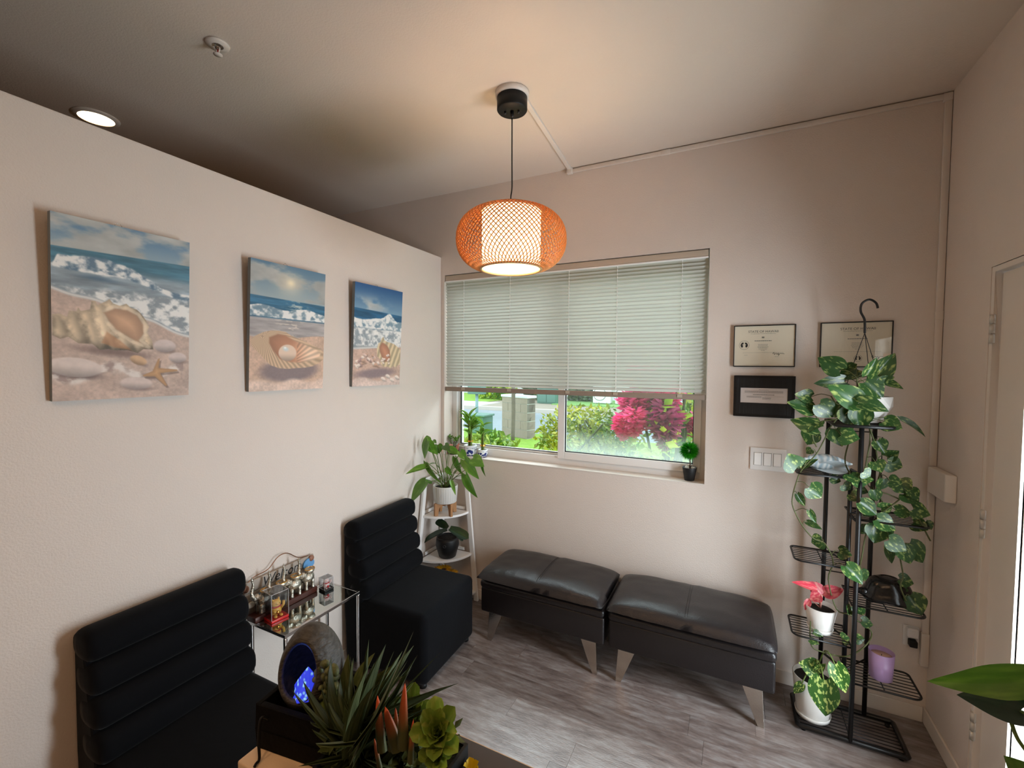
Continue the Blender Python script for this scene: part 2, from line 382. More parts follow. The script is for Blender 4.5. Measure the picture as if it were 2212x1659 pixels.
POTHOS_A=[((0.440,2.477,1.694),(0.355,2.480,1.752),0.067),((0.505,2.488,1.698),(0.441,2.502,1.657),0.061),((0.574,2.484,1.657),(0.641,2.498,1.772),0.060),((0.531,2.442,1.671),(0.565,2.428,1.748),0.041),((0.511,2.497,1.673),(0.537,2.494,1.680),0.018),((0.462,2.494,1.642),(0.343,2.459,1.631),0.049),((0.495,2.398,1.552),(0.382,2.371,1.629),0.073),((0.527,2.453,1.639),(0.593,2.445,1.570),0.077),((0.494,2.371,1.554),(0.589,2.342,1.532),0.053),((0.580,2.457,1.645),(0.638,2.470,1.667),0.029),((0.605,2.486,1.639),(0.662,2.454,1.616),0.027),((0.335,2.488,1.567),(0.270,2.454,1.579),0.049),((0.338,2.477,1.508),(0.238,2.443,1.544),0.060),((0.359,2.440,1.426),(0.250,2.450,1.459),0.055),((0.367,2.453,1.456),(0.318,2.423,1.413),0.043),((0.349,2.499,1.402),(0.326,2.509,1.335),0.063),((0.363,2.457,1.536),(0.428,2.473,1.476),0.068),((0.464,2.472,1.542),(0.423,2.471,1.476),0.049),((0.468,2.452,1.517),(0.483,2.467,1.437),0.060),((0.512,2.431,1.526),(0.518,2.447,1.430),0.065),((0.434,2.494,1.421),(0.457,2.470,1.346),0.065),((0.442,2.412,1.405),(0.499,2.380,1.399),0.063),((0.599,2.449,1.471),(0.651,2.411,1.449),0.056),((0.654,2.458,1.479),(0.751,2.452,1.423),0.024),((0.338,2.440,1.325),(0.316,2.439,1.306),0.030),((0.283,2.460,1.227),(0.246,2.437,1.298),0.073),((0.308,2.489,1.231),(0.369,2.476,1.279),0.026),((0.579,2.459,1.382),(0.605,2.446,1.333),0.047),((0.566,2.412,1.297),(0.579,2.374,1.263),0.047),((0.626,2.499,1.311),(0.656,2.458,1.345),0.042),((0.626,2.485,1.284),(0.682,2.494,1.267),0.056),((0.517,2.371,1.257),(0.544,2.376,1.238),0.040),((0.522,2.392,1.220),(0.557,2.385,1.226),0.032),((0.474,2.391,1.236),(0.496,2.351,1.209),0.050),((0.507,2.401,1.229),(0.519,2.416,1.170),0.050),((0.463,2.452,1.175),(0.492,2.455,1.154),0.039),((0.597,2.426,1.222),(0.593,2.440,1.164),0.042),((0.618,2.411,1.219),(0.654,2.390,1.220),0.043),((0.421,2.471,1.197),(0.460,2.476,1.182),0.034),((0.334,2.446,1.148),(0.384,2.449,1.104),0.065),((0.292,2.488,1.100),(0.327,2.497,1.041),0.026),((0.572,2.442,1.167),(0.589,2.457,1.111),0.037),((0.490,2.445,1.138),(0.523,2.424,1.115),0.039),((0.518,2.477,1.158),(0.565,2.490,1.142),0.027),((0.513,2.390,1.119),(0.577,2.404,1.066),0.050),((0.662,2.473,1.201),(0.702,2.449,1.171),0.062),((0.682,2.459,1.160),(0.721,2.428,1.130),0.061),((0.700,2.445,1.186),(0.712,2.412,1.148),0.034),((0.659,2.481,1.080),(0.725,2.499,1.064),0.041),((0.711,2.450,1.102),(0.750,2.411,1.091),0.055),((0.583,2.429,1.042),(0.651,2.419,1.009),0.059),((0.715,2.464,1.034),(0.758,2.437,1.022),0.051),((0.758,2.476,1.044),(0.784,2.483,1.011),0.032),((0.604,2.467,1.084),(0.639,2.451,1.112),0.039),((0.561,2.443,1.076),(0.541,2.456,1.042),0.033),((0.337,2.442,1.039),(0.364,2.430,0.986),0.022),((0.337,2.490,0.970),(0.391,2.456,0.957),0.024),((0.396,2.484,0.893),(0.356,2.499,0.870),0.053),((0.535,2.478,0.988),(0.567,2.483,0.955),0.039),((0.590,2.446,1.008),(0.577,2.430,0.933),0.065),((0.602,2.449,1.003),(0.645,2.458,0.954),0.050),((0.616,2.388,0.970),(0.673,2.373,0.940),0.057),((0.641,2.500,0.914),(0.667,2.509,0.827),0.045),((0.675,2.429,0.934),(0.701,2.414,0.873),0.060),((0.706,2.469,0.943),(0.761,2.471,0.864),0.061),((0.461,2.469,0.860),(0.501,2.444,0.859),0.046)]
POTHOS_B=[((0.472,2.394,0.824),(0.531,2.361,0.773),0.056),((0.541,2.463,0.792),(0.566,2.480,0.735),0.036),((0.687,2.498,0.769),(0.737,2.493,0.762),0.044),((0.714,2.470,0.713),(0.753,2.448,0.645),0.070),((0.505,2.445,0.625),(0.493,2.420,0.595),0.033),((0.541,2.487,0.607),(0.564,2.497,0.570),0.032),((0.552,2.462,0.561),(0.595,2.467,0.552),0.036),((0.486,2.486,0.448),(0.515,2.486,0.457),0.038),((0.534,2.480,0.465),(0.571,2.483,0.468),0.037),((0.373,2.462,0.462),(0.412,2.462,0.450),0.022),((0.358,2.457,0.422),(0.393,2.444,0.417),0.022),((0.691,2.486,0.736),(0.718,2.486,0.728),0.019)]
VINES=[[(0.526,2.456,1.537),(0.462,2.469,1.503),(0.413,2.463,1.439),(0.389,2.462,1.376),(0.358,2.450,1.306),(0.304,2.461,1.223),(0.284,2.455,1.165),(0.271,2.463,1.091),(0.274,2.459,1.041),(0.312,2.466,0.961),(0.358,2.463,0.906),(0.398,2.466,0.893),(0.415,2.457,0.871),(0.433,2.463,0.832),(0.439,2.465,0.795)],[(0.533,2.467,1.537),(0.553,2.457,1.437),(0.572,2.467,1.377),(0.586,2.467,1.301),(0.596,2.464,1.249),(0.588,2.470,1.163),(0.619,2.469,1.077),(0.572,2.460,1.018),(0.552,2.461,0.948),(0.541,2.453,0.863),(0.538,2.467,0.815)],[(0.529,2.469,1.536),(0.495,2.460,1.493),(0.495,2.464,1.432),(0.473,2.464,1.333),(0.470,2.465,1.272),(0.492,2.453,1.215),(0.520,2.466,1.167)],[(0.537,2.462,1.531),(0.556,2.463,1.401),(0.544,2.458,1.280),(0.542,2.462,1.219),(0.568,2.465,1.167),(0.624,2.463,1.151),(0.667,2.464,1.133)],[(0.587,2.451,1.048),(0.642,2.453,1.109),(0.683,2.459,1.148),(0.712,2.463,1.111),(0.734,2.454,1.052),(0.774,2.464,0.969)],[(0.590,2.463,1.045),(0.617,2.451,0.999),(0.644,2.459,0.947),(0.667,2.455,0.905),(0.676,2.451,0.861),(0.686,2.453,0.797),(0.679,2.456,0.753),(0.700,2.454,0.694)],[(0.437,2.454,0.798),(0.420,2.451,0.727),(0.456,2.459,0.593),(0.506,2.458,0.582),(0.537,2.462,0.557),(0.557,2.462,0.550),(0.585,2.455,0.525),(0.584,2.468,0.480),(0.557,2.450,0.446),(0.521,2.458,0.399),(0.482,2.456,0.379),(0.416,2.458,0.377),(0.371,2.452,0.389),(0.360,2.467,0.423),(0.358,2.457,0.511)],[(0.525,2.451,1.537),(0.488,2.462,1.559),(0.433,2.452,1.539),(0.408,2.461,1.574)],[(0.526,2.457,1.537),(0.451,2.462,1.478),(0.362,2.469,1.448),(0.343,2.466,1.384),(0.359,2.458,1.336)],[(0.533,2.466,1.537),(0.506,2.463,1.608),(0.499,2.457,1.662)]]
ANTHURIUM=[((-1.835,2.421,1.187),(-1.871,2.413,1.067),0.083),((-1.900,2.505,1.167),(-1.925,2.521,1.212),0.055),((-1.862,2.457,1.180),(-1.780,2.450,1.098),0.065),((-1.815,2.508,1.155),(-1.816,2.524,1.087),0.058),((-1.739,2.480,1.161),(-1.670,2.433,1.143),0.049),((-1.733,2.525,1.131),(-1.638,2.518,1.105),0.046),((-1.620,2.491,1.129),(-1.571,2.486,1.077),0.049),((-1.547,2.431,1.089),(-1.429,2.405,0.985),0.062),((-1.475,2.415,1.108),(-1.376,2.377,1.081),0.072),((-1.452,2.503,1.062),(-1.453,2.525,0.965),0.031),((-1.722,2.590,1.057),(-1.693,2.611,0.929),0.059),((-1.602,2.533,0.965),(-1.521,2.525,0.811),0.080),((-1.823,2.381,1.024),(-1.925,2.294,0.993),0.045),((-1.828,2.400,1.051),(-1.713,2.377,0.923),0.041),((-1.844,2.406,0.911),(-1.925,2.332,0.786),0.095),((-1.643,2.419,0.940),(-1.587,2.386,0.867),0.024),((-1.841,2.518,1.019),(-1.868,2.472,1.025),0.035),((-1.873,2.530,1.176),(-1.830,2.509,1.167),0.027),((-1.737,2.503,1.002),(-1.704,2.510,0.950),0.038),((-1.900,2.546,0.879),(-1.925,2.477,0.908),0.032),((-1.587,2.523,1.060),(-1.690,2.489,1.010),0.015)]
YUCCA=[((-0.584,0.578,1.023),(-0.527,0.556,1.216),0.004),((-0.627,0.612,0.980),(-0.557,0.620,1.158),0.007),((-0.667,0.646,0.940),(-0.553,0.642,1.145),0.007),((-0.529,0.517,1.092),(-0.417,0.495,1.268),0.005),((-0.652,0.625,0.967),(-0.511,0.599,1.158),0.006),((-0.619,0.604,0.993),(-0.466,0.591,1.176),0.006),((-0.613,0.603,1.000),(-0.439,0.577,1.175),0.006),((-0.590,0.573,1.025),(-0.430,0.575,1.162),0.006),((-0.704,0.675,0.907),(-0.493,0.653,1.061),0.007),((-0.578,0.567,1.040),(-0.726,0.552,1.023),0.008),((-0.693,0.664,0.914),(-0.866,0.656,0.867),0.009),((-0.692,0.678,0.905),(-0.932,0.665,0.786),0.010),((-0.650,0.642,0.947),(-0.743,0.642,1.029),0.008),((-0.572,0.556,1.044),(-0.665,0.553,1.081),0.007),((-0.526,0.520,1.093),(-0.564,0.529,1.022),0.011),((-0.684,0.662,0.927),(-0.670,0.659,0.869),0.012),((-0.665,0.651,0.937),(-0.634,0.645,1.099),0.008),((-0.657,0.650,0.945),(-0.612,0.652,1.094),0.008),((-0.632,0.621,0.970),(-0.547,0.598,1.127),0.008),((-0.522,0.509,1.104),(-0.488,0.496,1.207),0.009),((-0.551,0.529,1.078),(-0.533,0.509,1.200),0.007),((-0.536,0.529,1.081),(-0.583,0.527,1.142),0.007),((-0.519,0.503,1.109),(-0.443,0.502,1.211),0.006),((-0.507,0.504,1.112),(-0.599,0.481,1.082),0.007),((-0.544,0.524,1.086),(-0.591,0.505,1.043),0.006)]
AGAVE=[((-0.739,0.705,0.941),(-0.750,0.696,1.056),0.033),((-0.699,0.683,1.009),(-0.666,0.687,1.092),0.024),((-0.645,0.671,1.039),(-0.629,0.672,1.105),0.016),((-0.803,0.672,0.933),(-0.872,0.650,0.924),0.018),((-0.846,0.708,0.878),(-0.907,0.707,0.840),0.018),((-0.679,0.679,1.002),(-0.593,0.656,1.105),0.022),((-0.679,0.709,0.981),(-0.609,0.708,1.047),0.019),((-0.628,0.703,0.952),(-0.550,0.680,1.045),0.022),((-0.601,0.695,0.967),(-0.532,0.681,1.021),0.022)]
ALOE=[((-0.489,0.525,1.082),(-0.494,0.517,1.171),0.017),((-0.462,0.532,1.087),(-0.485,0.525,1.152),0.023),((-0.449,0.528,1.101),(-0.440,0.516,1.208),0.019),((-0.468,0.537,1.109),(-0.472,0.536,1.149),0.009),((-0.504,0.536,1.038),(-0.513,0.531,1.085),0.009),((-0.482,0.537,1.075),(-0.482,0.533,1.116),0.009),((-0.437,0.532,1.079),(-0.433,0.529,1.147),0.012)]
BEADS=[(-0.754,0.640,1.072),(-0.767,0.640,1.056),(-0.776,0.640,1.043),(-0.738,0.640,1.064),(-0.724,0.640,1.069),(-0.752,0.640,1.044),(-0.738,0.640,1.046),(-0.724,0.640,1.053),(-0.772,0.640,1.034),(-0.763,0.640,1.022),(-0.781,0.640,1.003),(-0.746,0.640,1.032),(-0.735,0.640,1.027),(-0.755,0.640,1.012),(-0.790,0.640,0.994),(-0.741,0.640,1.013),(-0.724,0.640,1.039),(-0.764,0.640,0.999),(-0.740,0.640,1.060)]
ROS1=(-0.405,0.560,1.117)
ROS2=(-0.575,0.700,0.993)
ROS3=(-0.391,0.540,1.098)
YELLOW=(-0.433,0.706,0.930)
BIGLEAF=[((0.526,1.180,1.115),(0.374,1.160,1.063),0.0750),((0.531,1.220,1.022),(0.433,1.200,1.035),0.0755),((0.601,1.240,1.010),(0.516,1.220,1.069),0.0600),((0.498,1.100,0.955),(0.457,1.080,1.007),0.0700)]
BIGSTEM=[(0.506,1.220,1.023),(0.515,1.220,1.002),(0.526,1.220,0.968),(0.539,1.220,0.946),(0.571,1.220,0.901)]
PINKLEAF=[((0.399,2.465,0.640),(0.350,2.459,0.698),0.066),((0.381,2.452,0.667),(0.279,2.439,0.693),0.034),((0.392,2.434,0.656),(0.349,2.421,0.630),0.052),((0.402,2.468,0.643),(0.479,2.463,0.691),0.059),((0.356,2.505,0.598),(0.340,2.491,0.541),0.029),((0.407,2.549,0.622),(0.390,2.553,0.666),0.029)]
CALADIUM=[((0.394,2.462,0.281),(0.318,2.457,0.299),0.088),((0.451,2.419,0.354),(0.494,2.407,0.236),0.076),((0.399,2.353,0.308),(0.407,2.342,0.141),0.114),((0.326,2.417,0.223),(0.294,2.411,0.168),0.039),((0.375,2.448,0.229),(0.386,2.437,0.198),0.024),((0.389,2.435,0.297),(0.417,2.427,0.342),0.031)]
ORCHID=[((-1.729,2.493,0.572),(-1.925,2.476,0.472),0.058),((-1.767,2.555,0.561),(-1.860,2.550,0.607),0.061),((-1.704,2.491,0.592),(-1.557,2.495,0.555),0.065),((-1.675,2.467,0.590),(-1.554,2.472,0.560),0.038),((-1.676,2.524,0.540),(-1.617,2.523,0.512),0.023)]
# ------------------------------------------------------------------ room shell
D=2.746; XL=-1.957; XR=.871; ZC=2.964; PT=2.508
WX0,WX1,WZ0,WZ1=-1.93,-.128,1.03,2.373
# floor: planks laid along the window wall
floor=struct('floor',MB().box((-5.2,-3.2,-.06),(XR+.1,D,-.007)),mat('floor_subbase',(.10,.09,.085),.9))
rng=random.Random(3)
pw=.1372; k0=-36
for k in range(k0,7):
    y0=1.870+pw*k; y1=y0+pw
    if y0>D-.005 or y1<-3.1: continue
    y1=min(y1,D-.004)
    if k==0: js=-.951
    elif k==-1: js=-.592
    else: js=rng.uniform(-1.2,0)
    xs=[js+1.22*i for i in range(-4,4)]
    lo=XL+.004
    for a in xs:
        b=a+1.22
        a2=max(a,lo); b2=min(b,XR-.004)
        if b2-a2<.02: continue
        part('plank',MB().box((a2+.0005-(a2+b2)/2,-pw/2+.0004,-.007),(b2-.0005-(a2+b2)/2,min(pw/2,y1-y0-pw/2)-.0004,0)),M_plank,floor).location=((a2+b2)/2,y0+pw/2,0)
ceiling=struct('ceiling',MB().box((-5.2,-3.2,ZC),(XR+.15,D+.2,ZC+.1)),M_ceil)
wb=MB()
wb.box((-5.2,D,-.06),(WX0,D+.2,ZC)); wb.box((WX1,D,-.06),(XR+.15,D+.2,ZC)); wb.box((WX0,D,-.06),(WX1,D+.2,WZ0)); wb.box((WX0,D,WZ1),(WX1,D+.2,ZC))
wall_back=struct('wall_back',wb,M_wall)
wl=MB().box((XL-.11,-1.9,-.006),(XL,D-.001,PT))
wall_left=struct('wall_left',wl,M_wall,bev=.004)
struct('wall_far_left',MB().box((-5.3,-3.2,-.06),(-5.2,D+.2,ZC)),M_wall)
struct('wall_front',MB().box((-5.2,-3.3,-.06),(XR+.15,-3.2,ZC)),M_wall)
# right wall with door opening
DY0,DY1,DZ=1.42,2.325,2.088
wr=MB(); wr.box((XR,-3.2,-.06),(XR+.15,DY0,ZC)); wr.box((XR,DY1,-.06),(XR+.15,D,ZC)); wr.box((XR,DY0,DZ),(XR+.15,DY1,ZC))
wall_right=struct('wall_right',wr,M_wall)
struct('baseboard_back',MB().box((XL,D-.010,0),(XR-.011,D,.075)),M_trim,bev=.003)
struct('baseboard_right',MB().box((XR-.010,DY1+.02,0),(XR,D,.075)),M_trim,bev=.003)
struct('baseboard_left',MB().box((XL,-1.9,0),(XL+.010,D-.011,.075)),M_trim,bev=.003)
# door
door=bpy.data.objects.new('door_1',None); COL.objects.link(door); door['kind']='structure'; door.location=(XR,DY1,0)
def dbox(mb,y0,y1,z0,z1,x0,x1): return mb.box((x0-0,y0-DY1,z0),(x1,y1-DY1,z1))
fr=MB(); dbox(fr,DY1-.022,DY1,0,DZ,.002,.148); dbox(fr,DY0,DY0+.022,0,DZ,.002,.148); dbox(fr,DY0+.022,DY1-.022,DZ-.022,DZ,.002,.148)
part('door_frame',fr,M_trim,door,bev=.002)
A0,A1=DY0+.026,DY1-.028    # leaf
G0,G1,GZ0,GZ1=1.60,2.095,.22,1.90
lf=MB(); dbox(lf,A0,G0,.012,DZ-.028,.022,.062); dbox(lf,G1,A1,.012,DZ-.028,.022,.062); dbox(lf,G0,G1,.012,GZ0,.022,.062); dbox(lf,G0,G1,GZ1,DZ-.028,.022,.062)
part('door_leaf',lf,M_trim,door,bev=.002)
ml=MB()
for i,(w,x) in enumerate(((.046,.014),(.030,.010),(.014,.016))):
    for (a,b,c,d) in ((G1,G1+w,GZ0-w,GZ1+w),(G0-w,G0,GZ0-w,GZ1+w)): dbox(ml,a,b,c,d,x,.024)
    for (c,d) in ((GZ0-w,GZ0),(GZ1,GZ1+w)): dbox(ml,G0,G1,c,d,x,.024)
part('glazing_moulding',ml,M_trim,door,bev=.002)
part('door_glass',MB().box((.036,G0-DY1-.01,GZ0-.01),(.044,G1-DY1+.01,GZ1+.01)),M_glass,door)
for z in (1.855,1.11,.31):
    h=MB()
    for i in range(3): h.cyl((.002,-.020,z-.055+.037*i),(.002,-.020,z-.055+.037*i+.033),.0085,n=12)
    h.box((.001,-.018,z-.055),(.006,.012,z+.053))
    part('hinge',h,mat('painted_hinge',(.78,.76,.73),.35,metal=.2),door)
part('threshold',MB().box((-.005,DY0-DY1,0),(.148,0,.011)),M_nickel,door)
struct('doorstep_ground',MB().box((XR+.15,-1.5,-.3),(9,7,-.05)),mat('pale_concrete',(.72,.71,.68),.8,bump=.3))
# ------------------------------------------------------------------ window
win=bpy.data.objects.new('window_1',None); COL.objects.link(win); win['kind']='structure'; win.location=(WX0,D,WZ0)
ww=WX1-WX0; wh=WZ1-WZ0
def wbx(mb,x0,x1,z0,z1,y0,y1): return mb.box((x0,y0,z0),(x1,y1,z1))
fy0,fy1=.108,.185
f=MB(); e=.001
wbx(f,e,.040,e,wh-e,fy0,fy1); wbx(f,ww-.036,ww-e,e,wh-e,fy0,fy1); wbx(f,.040,ww-.036,e,.058,fy0,fy1); wbx(f,.040,ww-.036,wh-.05,wh-e,fy0,fy1)
wbx(f,.040,.072,.058,.074,fy0+.03,fy1)  # bead of the fixed pane
wbx(f,.072,.875,.058,.074,fy0+.03,fy1); wbx(f,.040,.058,.074,wh-.05,fy0+.03,fy1); wbx(f,.875,.905,.058,wh-.05,fy0+.035,fy1)
part('window_frame',f,M_vinyl,win,bev=.002)
s=MB(); sx0=.872; sx1=ww-.030
wbx(s,sx0,sx0+.048,.045,wh-.04,fy0-.016,fy0+.022); wbx(s,sx1-.040,sx1,.045,wh-.04,fy0-.016,fy0+.022); wbx(s,sx0+.048,sx1-.040,.045,.092,fy0-.016,fy0+.022); wbx(s,sx0+.048,sx1-.040,wh-.09,wh-.04,fy0-.016,fy0+.022)
sash=part('sash',s,M_vinyl,win,bev=.003)
gk=MB(); g0=sx0+.048; g1=sx1-.040
for a,b,c,d in ((g0,g0+.005,.092,wh-.09),(g1-.005,g1,.092,wh-.09),(g0,g1,.092,.097)): wbx(gk,a,b,c,d,fy0-.004,fy0+.010)
part('gasket',gk,M_blackp,sash)
gk=MB(); wbx(gk,.058,.063,.074,wh-.05,fy0+.028,fy0+.04); wbx(gk,.058,.875,.074,.078,fy0+.028,fy0+.04)
part('gasket',gk,M_blackp,win)
pane=MB(); wbx(pane,.055,.88,.070,wh-.05,fy0+.045,fy0+.049); part('glass_pane',pane,M_glass,win)
pane=MB(); wbx(pane,g0-.003,g1+.003,.090,wh-.088,fy0+.001,fy0+.005); part('glass_pane',pane,M_misty,win,label='misted lower edge glass pane')
part('window_sill',MB().box((e,-.004,.0005),(ww-e,fy0,.004)),M_trim,win)
# ------------------------------------------------------------------ blind
bl=thing('window_blind','white slatted horizontal blind, lowered over the upper two thirds of the window','blind',(WX0,D,WZ0))
bx0,bx1=.006,ww-.006; byc=.022
part('headrail',MB().rbox((bx0,byc-.018,1.300),(bx1,byc+.018,1.338),.003),mat('headrail_shade_beige',(.74,.68,.61),.5),bl)  # beige holds the shade on the headrail, put into its colour
part('headrail_lit_strip',MB().rbox((bx0,byc-.021,1.291),(bx1,byc+.016,1.300),.002),M_white,bl)  # white strip paints the light along the headrail's bottom edge
zt,zb=1.282,.535; NS=35
# one slat: shallow arc cross-section tilted, room edge up
sm=MB(); hw=.0135; th=math.radians(53); prof=[]
for i in range(7):
    u=i/6*2-1; prof.append((u*hw,.0018*(1-u*u)))
pr=[]
for u,h in prof:
    # room side is -y; room edge (u=-1) up
    pr.append((u*math.cos(th)+h*math.sin(th), -u*math.sin(th)+h*math.cos(th)))
nx=24
vs=[];fs=[]
for i in range(nx+1):
    x=bx0+(bx1-bx0)*i/nx
    for a,b in pr: vs.append((x,a,b))
for i in range(nx):
    for j in range(6): fs.append((i*7+j,i*7+j+1,(i+1)*7+j+1,(i+1)*7+j))
sm.add(vs,fs,True)
sme=sm.mesh('slat',M_slat)
rng=random.Random(8)
for i in range(NS):
    z=zt-(zt-zb)*i/(NS-1)
    o=link('slat',sme,bl); o.location=(0,byc,z); o.rotation_euler=(rng.uniform(-.05,.05),rng.uniform(-.0006,.0006),0)
part('bottom_rail',MB().rbox((bx0-.002,byc-.016,.484),(bx1,byc+.014,.516),.005),mat('taupe_rail',(.56,.50,.45),.5),bl)
for x in (.164,.541,.969,1.282,1.658):
    lc=MB()
    for dy in (-.0135,.0135): lc.tube([(x,byc+dy*.55,.50),(x,byc+dy*.55,1.295)],.0009,4)
    for i in range(NS):
        z=zt-(zt-zb)*i/(NS-1); lc.box((x-.0025,byc-.0105,z+.0035),(x+.0025,byc-.0085,z+.0115))
    part('ladder_cord',lc,M_white,bl)
    part('cord_clip',MB().box((x-.014,byc-.019,.496),(x+.014,byc-.015,.514)),mat('clear_clip',(.70,.66,.60),.3),bl)
# ------------------------------------------------------------------ outside: street seen through the window
G=.1
def gnd(name,mb,m,label): o=part(name,mb,m,None); o['kind']='structure'; return o
gnd('ground_garden',MB().box((-14,D+.2,-.3),(6,9.7,G)),mat('wet_lawn',(.52,.66,.22),.9,bump=1,bscale=60,var=.3,vscale=6),'')
gnd('ground_road',MB().box((-30,9.7,-.3),(14,14.35,G-.03)),mat('wet_asphalt',(.56,.59,.62),.35,bump=.3,var=.12,vscale=1.5,stretch=(.4,2,1)),'')
gnd('ground_kerb',MB().box((-30,14.35,-.3),(14,14.6,G+.10)),mat('kerb_concrete',(.76,.72,.66),.8),'')
gnd('ground_verge',MB().box((-30,14.6,-.3),(14,19.0,G+.10)),mat('verge_gravel',(.62,.57,.50),.9,bump=1,bscale=30,var=.2),'')
gnd('ground_lawn',MB().box((-30,16.2,0),(-9.2,21,G+.13)),MATS['wet_lawn'],'')
gnd('ground_sidewalk',MB().box((-30,14.6,0),(-8.6,16.2,G+.115)),mat('pale_sidewalk',(.84,.85,.85),.7),'')
gnd('ground_lawn_strip',MB().box((-6.4,16.4,0),(14,19.5,G+.13)),mat('far_lawn',(.50,.66,.36),.9,var=.2,vscale=3),'')
gnd('ground_lot',MB().box((-40,19,-.3),(20,44,G+.09)),mat('pale_lot',(.80,.82,.83),.8),'')
# block pillar
pl=thing('block_pillar','grey concrete block pillar with pale cap beside the road outside','pillar',(-4.36,9.12,G),math.radians(-20))
M_blk=mat('grey_block',(.63,.56,.52),.9,bump=.8,bscale=60,var=.15,vscale=14,stretch=(3,3,.6))
bh=.192
core=part('mortar_core',MB().box((-.405,-.125,0),(.405,.125,bh*4.7)),mat('pale_mortar',(.74,.73,.70),.9),pl)
for r in range(5):
    xs=[-.41,0,.41] if r%2==0 else [-.41,-.205,.205,.41]
    hh=bh if r<4 else bh*.7
    for a,b in zip(xs[:-1],xs[1:]):
        part('block',MB().box((a+.005,-.135,r*bh+.005),(b-.005,.135,r*bh+hh-.005)),M_blk,pl)
part('cap',MB().box((-.43,-.15,bh*4.7),(.43,.15,bh*4.7+.05)),mat('pale_cap',(.86,.87,.87),.8),pl)
tr=thing('thin_tree','thin grey tree trunk standing in front of the block pillar','tree',(-4.24,8.6,G))
part('trunk',MB().tube(smooth_path([(0,0,0),(.01,0,.8),(-.02,.02,1.8),(.03,0,3.0),(.0,0,4.2)]),.045,8),mat('grey_bark',(.45,.40,.36),.9,bump=.8,bscale=30,var=.3),tr)
def leaf_cloud(n,fn,size,rng,kind='ovate'):
    mb=MB()
    for _ in range(n):
        p=Vector(fn(rng)); d=Vector((rng.gauss(0,1),rng.gauss(-.3,1),rng.gauss(.25,.8))).normalized(); s=size*rng.uniform(.6,1.3)
        x=d.cross(Vector((rng.gauss(0,1),rng.gauss(0,1),rng.gauss(0,1)))).normalized(); nn=x.cross(d)
        a=p; b=p+d*s*.45+x*s*.26+nn*s*.07; c=p+d*s; e=p+d*s*.45-x*s*.26+nn*s*.07; q=p+d*s*.5-nn*s*.03
        mb.add([a,b,c,e,q],[(0,1,4),(1,2,4),(2,3,4),(3,0,4)],True)
    return mb
part('crown',leaf_cloud(900,lambda r:(r.gauss(0,.8),r.gauss(0,.8),4.4+r.gauss(0,.6)),.22,random.Random(1)),M_bush,tr,kind='stuff')
def shrub(name,label,cat,loc,n,fn,size,m,stems,seed,group=None,single_leaves=0,leafme=None):
    t=thing(name,label,cat,loc,0,group); r=random.Random(seed)
    sb=MB()
    for st in stems: sb.tube(st,.012,6)
    part('stem',sb,M_vine,t)
    part('foliage',leaf_cloud(n,fn,size,r),m,t,kind='stuff')
    for _ in range(single_leaves):
        p=Vector(fn(r)); d=Vector((r.gauss(0,1),r.gauss(-.6,.8),r.gauss(.3,.6))).normalized()*size*1.15*r.uniform(.8,1.2)
        o=put_leaf(leafme,p,p+d,size*.55,t,r,roll=1,origin=(0,0,0))
    return t
hl=leaf_mesh('hedge_leaf',M_hedge,'ovate',nu=5,nv=2); hly=leaf_mesh('golden_leaf',M_hedgey,'ovate',nu=5,nv=2)
def blob(rx,ry,z0,z1):
    def f(r):
        while 1:
            x,y,z=r.uniform(-1,1),r.uniform(-1,1),r.uniform(0,1)
            if x*x+y*y+max(0,z-.6)**2*5<1 : return (x*rx,y*ry,z0+(z1-z0)*z)
    return f
def stems(h,n,seed,sp=.2):
    r=random.Random(seed); return [[(0+r.uniform(-.05,.05),r.uniform(-.05,.05),0),(r.uniform(-sp,sp)*.5,r.uniform(-sp,sp)*.5,h*.5),(r.uniform(-sp,sp),r.uniform(-sp,sp),h)] for _ in range(n)]
shrub('garden_shrub','low bright green leafy plant outside below the left window pane','shrub',(-2.15,3.75,G),1300,blob(.42,.33,.45,.93),.075,M_hedge,stems(.8,6,1),11,None,90,hl)
shrub('garden_shrub','low green leafy plant outside below the middle window stile','shrub',(-1.30,3.75,G),1200,blob(.40,.33,.40,.82),.075,M_hedge,stems(.75,6,2),12,None,70,hl)
shrub('garden_shrub','low green leafy plant outside below the right window pane','shrub',(-.55,3.42,G),900,blob(.32,.26,.40,.76),.075,M_hedge,stems(.7,6,3),13,None,40,hl)
shrub('golden_hedge','yellow and green clipped hedge outside behind the right window pane','hedge',(-1.52,5.05,G),4200,blob(.62,.50,.2,1.13),.07,M_hedgey,stems(1.0,9,4,.5),14,None,90,hly)
shrub('golden_shrub','yellow leaved shrub outside at the right edge of the window','shrub',(-.20,5.05,G),1600,blob(.5,.45,.3,1.95),.10,M_hedgey,stems(1.7,8,5,.35),15,None,60,hly)
fs_=shrub('pink_flowering_shrub','tall shrub with large hanging pink flower spikes outside the right window pane','shrub',(-.50,4.05,G),420,blob(.34,.32,.5,2.2),.11,M_hedge,stems(2.1,9,6,.35),16,None,12,hl)
